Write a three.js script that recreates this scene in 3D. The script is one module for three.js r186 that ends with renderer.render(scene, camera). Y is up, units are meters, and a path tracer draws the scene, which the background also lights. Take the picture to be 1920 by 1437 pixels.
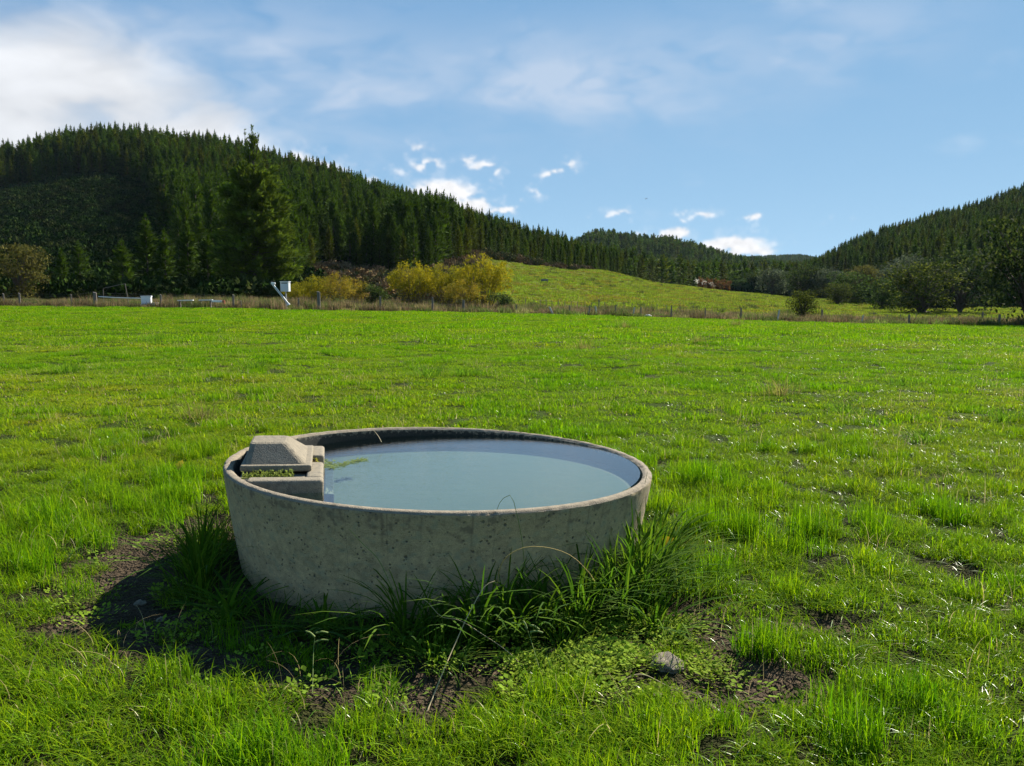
import * as THREE from 'three';
import { createNoise2D, createNoise3D } from 'simplex-noise';
import { mergeGeometries } from 'three/addons/utils/BufferGeometryUtils.js';
import { RoundedBoxGeometry } from 'three/addons/geometries/RoundedBoxGeometry.js';

// ---------------------------------------------------------------- camera, sun, sky, exposure
const F = 1600, EYE = 1.5, TILT = 0.10347;               // focal length in photograph pixels, eye height, pitch down
const scene = new THREE.Scene();
const camera = new THREE.PerspectiveCamera(48.366, 1024 / 766, 0.05, 6000);
camera.position.set(0, EYE, 0);
camera.rotation.set(-TILT, 0, 0);

const SUN_AZ = THREE.MathUtils.degToRad(37), SUN_EL = THREE.MathUtils.degToRad(37.5);
const sunDir = new THREE.Vector3(Math.sin(SUN_AZ) * Math.cos(SUN_EL), Math.sin(SUN_EL), -Math.cos(SUN_AZ) * Math.cos(SUN_EL));
const sun = new THREE.DirectionalLight(new THREE.Color(1.0, 0.94, 0.83), 5.0);
sun.position.copy(sunDir).multiplyScalar(200);
sun.castShadow = true;
sun.shadow.mapSize.set(4096, 4096);
Object.assign(sun.shadow.camera, { left: -120, right: 120, top: 120, bottom: -120, near: 1, far: 900 });
scene.add(sun); scene.add(sun.target);

const renderer = new THREE.WebGLRenderer({ antialias: true });
renderer.toneMapping = THREE.LinearToneMapping;
renderer.toneMappingExposure = 2.4;
renderer.shadowMap.enabled = true;

// ---------------------------------------------------------------- random numbers and noise
const rng = (s) => () => { s = (s + 0x6d2b79f5) | 0; let t = Math.imul(s ^ (s >>> 15), 1 | s); t = (t + Math.imul(t ^ (t >>> 7), 61 | t)) ^ t; return ((t ^ (t >>> 14)) >>> 0) / 4294967296; };
const n2 = createNoise2D(rng(11)), n3 = createNoise3D(rng(23));
const { lerp, clamp, smoothstep, degToRad } = THREE.MathUtils;
const sm = (x, a, b) => smoothstep(x, Math.min(a, b), Math.max(a, b));
const fbm2 = (x, y, o = 4) => { let s = 0, a = 0.5; for (let i = 0; i < o; i++) { s += a * n2(x, y); x = x * 2.03 + 7.1; y = y * 2.03 - 3.7; a *= 0.5; } return s; };
const fbm3 = (x, y, z, o = 5) => { let s = 0, a = 0.5; for (let i = 0; i < o; i++) { s += a * n3(x, y, z); x = x * 2.05 + 1.7; y = y * 2.05 + 9.2; z = z * 2.05 - 4.4; a *= 0.5; } return s; };

const C = Math.cos(TILT), S = Math.sin(TILT);
// a point of the place from where it was measured in the photograph and its distance in metres
const at = (px, py, d) => { const xc = (px - 960) / F, yc = (718.5 - py) / F, k = d / (C + yc * S); return new THREE.Vector3(xc * k, EYE + k * (yc * C - S), -d); };
const onFlat = (px, py, y = 0) => { const yc = (718.5 - py) / F; return at(px, py, (y - EYE) * (C + yc * S) / (yc * C - S)); };
const azel = (px, py) => { const p = at(px, py, 1); p.y -= EYE; p.normalize(); return [Math.atan2(p.x, -p.z), Math.asin(p.y)]; };

// ---------------------------------------------------------------- sky: clear air and clouds over the whole dome
{
  const W = 4096, H = 2048, data = new Float32Array(W * H * 4);
  // cumulus puffs by direction: [azimuth, elevation, half width, half height, strength]
  const puffs = [
    [835, 362, 62, 26, 1.25], [880, 388, 48, 15, 1.1], [770, 372, 45, 20, 1.0], [945, 394, 24, 9, 0.95], [610, 320, 45, 18, 1.0], [560, 300, 40, 22, 0.8], [690, 342, 40, 14, .7],
    [785, 276, 20, 11, 0.62], [808, 306, 33, 13, 0.75], [765, 318, 22, 14, 0.42], [880, 300, 20, 9, 0.66], [912, 308, 26, 12, 0.75], [935, 318, 14, 9, 0.6], [922, 338, 9, 6, 0.5],
    [1037, 325, 20, 8, 0.8], [1075, 304, 17, 13, 0.62], [1085, 318, 12, 6, 0.5], [1010, 358, 18, 12, 0.55], [975, 376, 9, 7, 0.55], [1165, 398, 26, 9, 0.7], [1150, 402, 16, 6, .6], [1278, 400, 12, 7, .6],
    [1285, 412, 14, 6, 0.6], [1325, 400, 27, 8, 0.72], [1415, 406, 17, 7, 0.8], [1265, 438, 34, 13, 1.0], [1378, 464, 72, 20, 1.3], [1420, 470, 40, 12, 1.0], [1195, 438, 18, 8, .6], [1565, 406, 9, 4, .35], [1607, 408, 8, 4, .3],
  ].map(([px, py, w, h, s]) => [...azel(px, py), w / F, h / F, s]);
  const rp = rng(5);
  for (let i = 0; i < 90; i++) {                                        // the same kind of small cumulus all round the horizon
    const a = rp() * Math.PI * 2; if (Math.abs(((a + Math.PI) % (2 * Math.PI)) - Math.PI) < 0.62) continue;
    const w = 0.015 + rp() * 0.05; puffs.push([((a + Math.PI) % (2 * Math.PI)) - Math.PI, 0.03 + rp() * 0.14, w, w * (0.25 + rp() * 0.2), 0.6 + rp() * 0.7]);
  }
  const bank = [azel(60, 190), azel(330, 270), azel(-150, 230), azel(-420, 200), azel(180, 130)].map((b, i) => [...b, [0.2, 0.13, 0.2, 0.2, 0.075][i], [0.085, 0.05, 0.11, 0.1, 0.03][i], [1, .9, 1, .9, .55][i]]);
  const veil = [azel(1080, 140), azel(760, 150), azel(1250, 110), azel(1600, 50), azel(560, 110), azel(900, 190)].map((b, i) => [...b, [0.19, 0.15, 0.15, 0.10, 0.16, 0.15][i], [0.042, 0.05, 0.04, 0.035, 0.06, 0.03][i], [.8, .6, .55, .5, .5, .4][i]]);
  const gauss = (list, az, el, wx, wy, p) => { let m = 0; for (const [a, e, w, h, s] of list) { const dx = (az + wx - a) / w, dy = (el + wy - e) / h, q = dx * dx + dy * dy; if (q < 9) m = Math.max(m, s * Math.exp(-Math.pow(q, p))); } return m; };
  for (let row = 0; row < H; row++) {
    const el = ((row + 0.5) / H - 0.5) * Math.PI, y = Math.sin(el), ce = Math.cos(el);
    for (let col = 0; col < W; col++) {
      const o = (row * W + col) * 4; data[o + 3] = 1;
      if (el < -0.01) { data[o] = 0.10; data[o + 1] = 0.13; data[o + 2] = 0.09; continue; }
      const round = ((col + 0.5) / W - 0.5) * 2 * Math.PI, x = Math.cos(round) * ce, z = Math.sin(round) * ce;
      const az = Math.atan2(x, -z), cs = x * sunDir.x + y * sunDir.y + z * sunDir.z;
      // clear air: pale near the horizon, deeper overhead, paler towards the sun
      const k = 1 - Math.exp(-Math.max(y, 0) * 3.6), g = Math.pow(Math.max(0, cs * 0.5 + 0.5), 5);
      let r = lerp(0.41, 0.03, k) + 0.085 * g + 0.25 * Math.pow(Math.max(cs, 0), 60), gr = lerp(0.655, 0.19, k) + 0.115 * g + 0.25 * Math.pow(Math.max(cs, 0), 60), b = lerp(0.885, 0.48, k) + 0.11 * g + 0.24 * Math.pow(Math.max(cs, 0), 60);
      // thin high veil
      const v0 = fbm3(x * 2.2 + 3, y * 7, z * 2.2, 4), v1 = fbm3(x * 7 + v0, y * 13, z * 7 - v0, 5);
      const wide = Math.abs(az) > 0.62 ? 0.3 * sm(Math.abs(az), 0.62, 0.9) * sm(v0, -0.1, 0.45) : 0, high = 0.3 * sm(el, 0.3, 0.5) * sm(v0, -0.05, 0.5);
      const va = clamp((Math.max(gauss(veil, az, el, v1 * 0.05, v1 * 0.02, 0.8), wide, high)) * (0.8 + 1.0 * v1), 0, 0.7);
      r = lerp(r, 0.60, va); gr = lerp(gr, 0.69, va); b = lerp(b, 0.83, va);
      // soft cloud bank to the left
      const w1 = fbm3(x * 5 + 11, y * 9, z * 5, 5);
      let bk = gauss(bank, az, el, w1 * 0.10, w1 * 0.06, 1.1);
      bk = clamp(sm(bk + w1 * 0.42 + v1 * 0.12, 0.12, 0.86), 0, 1);
      const lum = 0.84 + 0.16 * w1 + 0.12 * v1;
      r = lerp(r, lum * 1.0, bk * 0.93); gr = lerp(gr, lum * 1.015, bk * 0.93); b = lerp(b, lum * 1.05, bk * 0.93);
      // cumulus
      if (el < 0.4) {
        const c1 = fbm3(x * 34, y * 46, z * 34, 5), c2 = fbm3(x * 70 + 5, y * 90, z * 70, 4);
        const m = gauss(puffs, az, el, c1 * 0.014, c1 * 0.008, 1.0);
        if (m > 0.02) {
          const a = Math.max(sm(m + c1 * 0.6 + c2 * 0.3, 0.28, 0.78) * clamp(m * 1.35, 0, 1), 0.14 * sm(m + c1 * 0.9 + c2 * 0.5, 0.08, 0.7)), l = 0.93 + 0.16 * c2 + 0.1 * c1;
          r = lerp(r, l, a); gr = lerp(gr, l * 1.0, a); b = lerp(b, l * 1.02, a);
        }
      }
      data[o] = r; data[o + 1] = gr; data[o + 2] = b;
    }
  }
  const tex = new THREE.DataTexture(data, W, H, THREE.RGBAFormat, THREE.FloatType);
  tex.mapping = THREE.EquirectangularReflectionMapping; tex.magFilter = THREE.LinearFilter; tex.needsUpdate = true;
  scene.background = tex; scene.environment = tex; scene.backgroundIntensity = scene.environmentIntensity = 0.433;
}

// ---------------------------------------------------------------- bookkeeping
const taken = new Map();
const numbered = (n) => { const k = taken.get(n) ?? 0; taken.set(n, k + 1); return k ? `${n}_${String(k).padStart(3, '0')}` : n; };
const tag = (o, label, category, group) => { o.userData.label = label; if (category) o.userData.category = category; if (group) o.userData.group = group; return o; };
const shade = (o) => { o.castShadow = true; o.receiveShadow = true; return o; };
const mesh = (name, geo, mat, parent) => { const m = shade(new THREE.Mesh(geo, mat)); m.name = parent && parent !== scene ? name : numbered(name); (parent ?? scene).add(m); return m; };
const thing = (name, label, category, pos, group) => { const g = new THREE.Group(); g.name = numbered(name); if (pos) g.position.copy(pos); scene.add(g); return tag(g, label, category, group); };
const copyOf = (o, name, pos, label, group) => { const c = o.clone(); c.name = numbered(name); c.position.copy(pos); c.userData = { ...o.userData }; if (label) c.userData.label = label; if (group) c.userData.group = group; scene.add(c); return c; };
const lin = (r, g, b) => new THREE.Color().setRGB(r, g, b);

// ---------------------------------------------------------------- soup of small faces (leaves, blades)
class Soup {
  constructor() { this.p = []; this.c = []; }
  tri(a, b, c, col) { this.p.push(a.x, a.y, a.z, b.x, b.y, b.z, c.x, c.y, c.z); for (let i = 0; i < 3; i++) this.c.push(col[0], col[1], col[2]); }
  leaf(p, dir, side, len, wid, col, mid = 0.45) {           // a pointed leaf of two faces
    const m = p.clone().addScaledVector(dir, len * mid), l = m.clone().addScaledVector(side, wid / 2), r = m.clone().addScaledVector(side, -wid / 2), t = p.clone().addScaledVector(dir, len);
    this.tri(p, r, l, col); this.tri(l, r, t, col);
  }
  blade(x, y, z, h, w, az, bend, col, seg = 3) {             // a grass blade that arches over
    const dx = Math.cos(az), dz = Math.sin(az), sx = -dz, sz = dx; let pl, pr;
    for (let i = 0; i <= seg; i++) {
      const t = i / seg, out = bend * t * t * h, up = h * (t - 0.35 * bend * t * t * t), ww = w * (i === seg ? 0 : 1 - 0.55 * t * t) / 2;
      const cx = x + dx * out, cy = y + up, cz = z + dz * out;
      const l = new THREE.Vector3(cx + sx * ww, cy, cz + sz * ww), r = new THREE.Vector3(cx - sx * ww, cy, cz - sz * ww);
      if (i) { if (i === seg) this.tri(pl, pr, l, col); else { this.tri(pl, pr, r, col); this.tri(pl, r, l, col); } }
      pl = l; pr = r;
    }
  }
  geo() { const g = new THREE.BufferGeometry(); g.setAttribute('position', new THREE.Float32BufferAttribute(this.p, 3)); g.setAttribute('color', new THREE.Float32BufferAttribute(this.c, 3)); return g; }
}
const vec = (x, y, z) => new THREE.Vector3(x, y, z);
const randDir = (r) => { const u = r() * 2 - 1, a = r() * 6.2832, k = Math.sqrt(1 - u * u); return vec(k * Math.cos(a), u, k * Math.sin(a)); };
const mul = (c, k) => [c[0] * k, c[1] * k, c[2] * k];
const mixc = (a, b, t) => [lerp(a[0], b[0], t), lerp(a[1], b[1], t), lerp(a[2], b[2], t)];
const tubeAlong = (pts, r0, r1, rad = 6, seg = 10) => {
  const curve = new THREE.CatmullRomCurve3(pts), g = new THREE.TubeGeometry(curve, seg, 1, rad, false), p = g.attributes.position, q = new THREE.Vector3();
  for (let i = 0; i <= seg; i++) { curve.getPointAt(i / seg, q); const k = lerp(r0, r1, i / seg); for (let j = 0; j <= rad; j++) { const n = i * (rad + 1) + j; p.setXYZ(n, q.x + (p.getX(n) - q.x) * k, q.y + (p.getY(n) - q.y) * k, q.z + (p.getZ(n) - q.z) * k); } }
  g.computeVertexNormals(); return g;
};

// ---------------------------------------------------------------- the lie of the land
// ground line read at several distances (metres) along several directions; values are where the ground shows in the photograph
const DS = [62, 75, 100, 130, 170, 220, 300, 400, 520, 700, 900, 1300, 2000, 2600];
const LAND = [
  [-700, 570, 563, 552, 535, 492, 450, 400, 380, 410, 480, 520, 540, 545, 548],
  [0, 575, 567, 558, 538, 490, 440, 370, 345, 395, 480, 520, 540, 545, 548],
  [200, 577, 569, 560, 540, 485, 422, 340, 306, 350, 450, 510, 540, 545, 548],
  [400, 579, 571, 563, 548, 502, 440, 360, 322, 370, 460, 510, 540, 545, 548],
  [600, 583, 575, 566, 552, 512, 464, 400, 375, 420, 490, 520, 540, 545, 548],
  [750, 585, 578, 566, 542, 515, 485, 440, 420, 450, 500, 525, 540, 545, 548],
  [900, 587, 581, 563, 531, 500, 478, 470, 462, 480, 510, 525, 538, 545, 548],
  [1000, 590, 585, 571, 545, 516, 496, 492, 488, 500, 513, 520, 530, 545, 548],
  [1120, 593, 588, 578, 557, 530, 507, 518, 525, 520, 492, 462, 500, 540, 548],
  [1250, 597, 592, 583, 567, 549, 534, 541, 543, 538, 510, 474, 505, 535, 548],
  [1400, 602, 598, 589, 575, 561, 551, 549, 548, 546, 532, 512, 505, 491, 510],
  [1500, 605, 601, 592, 581, 569, 561, 555, 545, 532, 530, 524, 508, 487, 505],
  [1650, 609, 605, 599, 589, 579, 562, 531, 492, 466, 500, 525, 530, 525, 540],
  [1800, 611, 607, 601, 593, 579, 546, 497, 452, 425, 460, 510, 535, 545, 548],
  [1920, 612, 609, 603, 593, 576, 536, 477, 422, 385, 420, 500, 535, 545, 548],
  [2600, 616, 612, 606, 594, 570, 510, 430, 330, 280, 320, 480, 535, 545, 548],
];
const LOGD = DS.map(Math.log);
const LANDH = LAND.map(([px, ...ys]) => [px, ys.map((y, i) => at(px, y, DS[i]).y)]);
const pxOf = (x, d) => 960 + 1608 * x / d;
function column(hs, d) {                                     // Catmull-Rom along the distance
  const l = Math.log(d); let i = 0; while (i < DS.length - 2 && l > LOGD[i + 1]) i++;
  const t = clamp((l - LOGD[i]) / (LOGD[i + 1] - LOGD[i]), 0, 1), a = hs[Math.max(0, i - 1)], b = hs[i], c = hs[i + 1], e = hs[Math.min(DS.length - 1, i + 2)];
  const m0 = (c - a) * 0.35, m1 = (e - b) * 0.35, t2 = t * t, t3 = t2 * t;
  return (2 * t3 - 3 * t2 + 1) * b + (t3 - 2 * t2 + t) * m0 + (-2 * t3 + 3 * t2) * c + (t3 - t2) * m1;
}
function land(px, d) {
  let i = 0; while (i < LANDH.length - 2 && px > LANDH[i + 1][0]) i++;
  const t = clamp((px - LANDH[i][0]) / (LANDH[i + 1][0] - LANDH[i][0]), 0, 1), s = t * t * (3 - 2 * t);
  return lerp(column(LANDH[i][1], d), column(LANDH[i + 1][1], d), lerp(t, s, 0.5));
}
const TX = -0.433, TZ = -4.978, TR = 1.232;                  // the trough
function dirt(x, z) {                                        // 1 where hooves have worn the turf to soil
  const dx = x - TX, dz = z - TZ, r = Math.hypot(dx, dz), a = Math.atan2(dz, dx), n = fbm2(x * 2.1, z * 2.1, 4), f = fbm2(x * 7, z * 7, 2);
  const spot = (cx, cz, rx, rz) => 1 - Math.hypot((x - cx) / rx, (z - cz) / rz);
  let m = -1;
  const front = sm(a, 0.35, 0.75) * (1 - sm(a, 3.35, 3.8)) + (a < -2.6 ? 1 : 0);
  m = Math.max(m, front * (0.74 - Math.abs(r - 1.5) * 1.3) - 0.02);
  m = Math.max(m, spot(-2.12, -4.9, 0.44, 0.95), spot(-1.75, -4.0, 0.5, 0.4), spot(0.70, -3.62, 0.48, 0.35), spot(0.95, -3.15, 0.42, 0.27), spot(1.25, -3.80, 0.34, 0.18), spot(0.25, -3.55, 0.42, 0.3));
  return clamp(sm(m + n * 0.45 + f * 0.2, -0.02, 0.30), 0, 1);
}
function groundY(x, z) {
  const d = -z;
  if (d >= 62) return land(pxOf(x, d), d);
  const edge = land(clamp(pxOf(x, Math.max(62, d)), -700, 2600), 62), k = sm(d, 6, 62) * clamp(d / 62, 0, 1);
  const near = sm(d, 0, 3) * 0.028 * fbm2(x * 1.1, z * 1.1, 3) + 0.10 * fbm2(x * 0.16 + 4, z * 0.16, 3) * sm(d, 7, 18) * (1 - sm(d, 50, 62));
  return edge * k + near - 0.045 * dirt(x, z) * (0.6 + fbm2(x * 9, z * 9, 2));
}

// ground mesh
function sheet(xs, zs, colour) {
  const p = [], c = [], uv = [], ix = [];
  for (const z of zs) for (const x0 of xs) { const x = typeof x0 === 'function' ? x0(z) : x0, y = groundY(x, z); p.push(x, y, z); uv.push(x, z); c.push(...colour(x, y, z)); }
  const w = xs.length;
  for (let j = 0; j < zs.length - 1; j++) for (let i = 0; i < w - 1; i++) { const a = j * w + i; ix.push(a, a + 1, a + w, a + 1, a + w + 1, a + w); }
  const g = new THREE.BufferGeometry(); g.setAttribute('position', new THREE.Float32BufferAttribute(p, 3)); g.setAttribute('color', new THREE.Float32BufferAttribute(c, 3)); g.setAttribute('uv', new THREE.Float32BufferAttribute(uv, 2)); g.setIndex(ix); g.computeVertexNormals();
  return g;
}
function noiseTexture(W, H, fn, srgb = false) {
  const d = new Uint8Array(W * H * 4);
  for (let y = 0; y < H; y++) for (let x = 0; x < W; x++) { const v = fn(x, y), o = (y * W + x) * 4; for (let k = 0; k < 3; k++) d[o + k] = clamp(Math.round((v.length ? v[k] : v) * 255), 0, 255); d[o + 3] = 255; }
  const t = new THREE.DataTexture(d, W, H); t.magFilter = THREE.LinearFilter; t.wrapS = t.wrapT = THREE.RepeatWrapping; t.needsUpdate = true; if (srgb) t.colorSpace = THREE.SRGBColorSpace; return t;
}
const wrapN = (x, y, W, H, f, o) => { const a = x / W * 6.2832, b = y / H * 6.2832, R = f / 6.2832; return fbm3(R * Math.cos(a) + 3 * R * Math.cos(b), R * Math.sin(a) + 1.7 * R, 3 * R * Math.sin(b), o); };
const grain = noiseTexture(512, 512, (x, y) => clamp(0.62 + 0.5 * wrapN(x, y, 512, 512, 60, 3) + 0.35 * wrapN(x, y, 512, 512, 14, 2), 0, 1));
const clods = noiseTexture(512, 512, (x, y) => clamp(0.5 + 0.45 * n2(x / 20, y / 20) + 0.3 * n2(x / 9, y / 9) + 0.2 * n2(x / 4, y / 4), 0, 1));
for (const t of [grain, clods]) { t.repeat.set(0.9, 0.9); }
const soilMat = new THREE.MeshPhysicalMaterial({ vertexColors: true, roughness: 0.97, specularIntensity: 0.1, map: grain, bumpMap: clods, bumpScale: 0.03 });
const hillMat = new THREE.MeshPhysicalMaterial({ vertexColors: true, roughness: 1, specularIntensity: 0 });
{
  const xs = [], zs = []; for (let i = -110; i <= 110; i++) { const t = i / 110; xs.push(6 * t + 58 * t ** 3 + 240 * t ** 15); }
  for (let i = 0; i <= 240; i++) { const t = i / 240; zs.push(-(1.6 + 11 * t + 49.4 * t ** 3)); }
  for (let i = 1; i <= 24; i++) zs.unshift(-1.6 + i * 0.12 + 240 * (i / 24) ** 4);
  const g = sheet(xs, zs.sort((a, b) => b - a), (x, y, z) => {
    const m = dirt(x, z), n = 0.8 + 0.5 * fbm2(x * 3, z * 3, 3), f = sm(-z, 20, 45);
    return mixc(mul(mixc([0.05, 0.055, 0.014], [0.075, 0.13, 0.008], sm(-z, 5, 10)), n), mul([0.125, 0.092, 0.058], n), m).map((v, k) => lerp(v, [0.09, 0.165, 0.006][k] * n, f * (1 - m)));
  });
  g.setIndex(Array.from(g.index.array).map((v, i, a) => (i % 3 === 1 ? a[i + 1] : i % 3 === 2 ? a[i - 1] : v))); g.computeVertexNormals();
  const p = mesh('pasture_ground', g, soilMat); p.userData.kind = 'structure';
}
// the grassy hill beyond the fence: nearer than the wood behind it
const grassEnd = (px) => { const T = [[840, 60], [880, 120], [905, 205], [950, 214], [1000, 216], [1060, 208], [1120, 222], [1250, 235], [1400, 270], [1560, 240], [1650, 200], [1750, 175], [1930, 170], [2600, 170]]; let i = 0; while (i < T.length - 2 && px > T[i + 1][0]) i++; return px < 840 ? 60 : lerp(T[i][1], T[i + 1][1], clamp((px - T[i][0]) / (T[i + 1][0] - T[i][0]), 0, 1)); };
const onGrassHill = (px, d, n) => (px > 850 ? sm(grassEnd(px) - d + n * 26, -3, 6) : 0) * sm(d + n * 10 + (px > 1380 ? -4 : 0), 84, 92);
{
  const ts = []; for (let i = 0; i <= 380; i++) { const t = i / 380 * 2 - 1; ts.push((z) => -z * (t * 0.78 + 0.9 * t ** 7)); }
  const zs = []; for (let i = 0; i <= 210; i++) zs.push(-62 * Math.pow(2700 / 62, i / 210));
  const g = sheet(ts, zs, (x, y, z) => {
    const d = -z, px = pxOf(x, d), n = fbm2(x * 0.05, z * 0.05, 4), f = 0.8 + 0.5 * fbm2(x * 0.4, z * 0.4, 3), k = onGrassHill(px, d, n);
    let c = mul([0.013, 0.018, 0.007], f);
    if (d < 92 + 20 * n) c = mul([0.13, 0.105, 0.05], f);
    const brown = sm(n, 0.02, 0.3) * 0.5 + (px > 850 && px < 1000 ? sm(d, 150, 205) * 0.75 : 0);
    return mixc(c, mixc(mul([0.11, 0.17, 0.018], f), mul([0.17, 0.13, 0.06], f), clamp(brown, 0, 0.85)), k);
  });
  g.setIndex(Array.from(g.index.array).map((v, i, a) => (i % 3 === 1 ? a[i + 1] : i % 3 === 2 ? a[i - 1] : v))); g.computeVertexNormals();
  const p = mesh('hills', g, hillMat); p.userData.kind = 'structure';
}

// ---------------------------------------------------------------- the concrete trough
const trough = thing('concrete_trough', 'large round concrete water trough in the pasture, filled nearly to the brim', 'trough', vec(TX, 0, TZ));
trough.rotation.z = -0.0359;
const TW = 2048, TH = 320, pr = rng(77);
const pits = []; for (let i = 0; i < 1500; i++) pits.push([pr() * TW, pr() * TH, 0.9 + pr() * pr() * 3.6, 0.5 + pr() * 0.5]);
const pit = new Float32Array(TW * TH);
for (const [cx, cy, r, s] of pits) for (let y = Math.floor(cy - r - 1); y <= cy + r + 1; y++) for (let x = Math.floor(cx - r - 1); x <= cx + r + 1; x++) { if (y < 0 || y >= TH) continue; const k = s * clamp(r + 0.5 - Math.hypot(x - cx, y - cy), 0, 1), o = y * TW + ((x + TW) % TW); pit[o] = Math.max(pit[o], k); }
const drip = []; for (let i = 0; i < 44; i++) drip.push([pr() * TW, 1 + pr() * 3, 40 + pr() * 170, 0.25 + pr() * 0.5]);
const concreteCol = noiseTexture(TW, TH, (x, y) => {
  const n = fbm2(x / 90, y / 70, 5), m = fbm2(x / 24 + 40, y / 24, 4), f = fbm2(x / 5, y / 5, 2), v = y / TH;
  let c = [0.42, 0.31, 0.158]; c = mul(c, 1 + 0.3 * n + 0.26 * m + 0.35 * f);
  const lichen = sm(fbm2(x / 60 - 20, y / 40 + 9, 4), 0.12, 0.5); c = mixc(c, [0.26, 0.27, 0.17], lichen * 0.4);
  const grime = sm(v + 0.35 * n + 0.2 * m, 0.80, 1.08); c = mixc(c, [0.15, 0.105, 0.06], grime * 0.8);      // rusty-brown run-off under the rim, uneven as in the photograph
  for (const [dx, w, len, s] of drip) { const q = Math.abs(x - dx - 2.5 * fbm2(y / 30, dx, 2)) / w; if (q < 1.6 && TH - y < len) c = mixc(c, [0.13, 0.085, 0.05], s * (1 - q / 1.6) * (1 - (TH - y) / len)); }
  for (const sx of [330, 840, 1210, 1690]) { const q = Math.abs(x - sx - 3 * fbm2(y / 22, sx, 3)); if (q < 1.1) c = mixc(c, [0.09, 0.07, 0.05], 0.55 * (1 - q / 1.1)); }
  const mud = sm(0.17 - v + 0.22 * m + 0.1 * f, 0.06, 0.2); c = mixc(c, [0.15, 0.115, 0.07], mud * 0.6);
  c = mixc(c, [0.05, 0.045, 0.035], pit[y * TW + x] * 0.85);
  return c.map((q) => Math.pow(clamp(q, 0, 1), 1 / 2.2));
}, true);
const concreteBump = noiseTexture(TW, TH, (x, y) => clamp(0.7 + 0.16 * fbm2(x / 5, y / 5, 3) + 0.12 * fbm2(x / 40, y / 30, 3) - 0.6 * pit[y * TW + x], 0, 1));
const wallMat = new THREE.MeshStandardMaterial({ map: concreteCol, bumpMap: concreteBump, bumpScale: 0.006, roughness: 0.93 });
const speckle = noiseTexture(512, 512, (x, y) => {
  const n = fbm2(x / 70, y / 70, 4), f = fbm2(x / 4, y / 4, 2), m = fbm2(x / 16 + 91, y / 16, 3);
  let c = mul([0.235, 0.19, 0.128], 1 + 0.35 * n + 0.5 * f + 0.2 * m); c = mixc(c, [0.10, 0.09, 0.06], sm(m + 0.4 * f, 0.33, 0.5) * 0.6);
  return c.map((q) => Math.pow(clamp(q, 0, 1), 1 / 2.2));
}, true);
const speckleBump = noiseTexture(512, 512, (x, y) => clamp(0.5 + 0.4 * n2(x / 4, y / 4) + 0.25 * n2(x / 11, y / 11), 0, 1));
for (const t of [speckle, speckleBump]) t.repeat.set(1.6, 1.6);
const rimMat = new THREE.MeshStandardMaterial({ map: speckle, bumpMap: speckleBump, bumpScale: 0.004, roughness: 0.95 });
const algaeTex = noiseTexture(1024, 128, (x, y) => {
  const v = y / 128, n = fbm2(x / 40, y / 26, 4), f = fbm2(x / 9, y / 9, 3), k = sm(v + 0.16 * n + 0.08 * f, 0.84, 0.96);
  return mixc(mul([0.022, 0.022, 0.014], 1 + f), mul([0.19, 0.165, 0.11], 1 + 0.5 * f + 0.3 * n), k).map((q) => Math.pow(clamp(q, 0, 1), 1 / 2.2));
}, true);
const algaeMat = new THREE.MeshStandardMaterial({ map: algaeTex, bumpMap: speckleBump, bumpScale: 0.003, roughness: 0.9 });
function lathe(prof, uvScale, jit, seg = 220) {
  const p = [], uv = [], ix = [], n = prof.length; let along = 0;
  const len = [0]; for (let i = 1; i < n; i++) { along += Math.hypot(prof[i][0] - prof[i - 1][0], prof[i][1] - prof[i - 1][1]); len.push(along); }
  for (let j = 0; j <= seg; j++) { const a = j / seg * Math.PI * 2; for (let i = 0; i < n; i++) { const [r0, y0, w = 0] = prof[i], q = jit && w ? w * jit(a, i) : 0; p.push((r0 + q) * Math.cos(a), y0 - Math.abs(q) * 0.6, (r0 + q) * Math.sin(a)); uv.push(...uvScale(a, len[i], y0)); } }
  for (let j = 0; j < seg; j++) for (let i = 0; i < n - 1; i++) { const a = j * n + i, b = a + n; ix.push(a, a + 1, b, b, a + 1, b + 1); }
  const g = new THREE.BufferGeometry(); g.setAttribute('position', new THREE.Float32BufferAttribute(p, 3)); g.setAttribute('uv', new THREE.Float32BufferAttribute(uv, 2)); g.setIndex(ix); g.computeVertexNormals(); return g;
}
const HR = 0.529, RI = TR - 0.056;
const chip = (a, i) => { const k = a * 1.3, n = fbm3(Math.cos(a) * 9, Math.sin(a) * 9, 3.3 + i * 0.02, 4), c = n3(Math.cos(a) * 26, Math.sin(a) * 26, 8); return -0.004 - 0.014 * Math.max(0, n) - 0.04 * Math.max(0, c - 0.66) + 0 * k; };
mesh('outer_wall', lathe([[TR - 0.125, -0.16], [TR - 0.09, 0.0], [TR - 0.052, 0.2], [TR - 0.018, 0.4], [TR - 0.003, HR - 0.03], [TR, HR - 0.012, 0.7]], (a, l, y) => [a * TR / 3.87, (y + 0.05) / 0.6], chip, 420), wallMat, trough);
mesh('rim', lathe([[TR, HR - 0.012, 0.7], [TR - 0.004, HR - 0.003, 1], [TR - 0.014, HR, 0.4], [RI + 0.02, HR + 0.001], [RI + 0.007, HR - 0.003, -0.6], [RI, HR - 0.014]], (a, l) => [a * TR, l], chip, 420), rimMat, trough);
mesh('inner_wall', lathe([[RI, HR - 0.014], [RI - 0.006, HR - 0.06], [RI - 0.012, HR - 0.16], [RI - 0.03, 0.2]], (a, l, y) => [a * 1.2, clamp((y - 0.3) / 0.23, 0.01, 0.99)], null, 220), algaeMat, trough);
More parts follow.
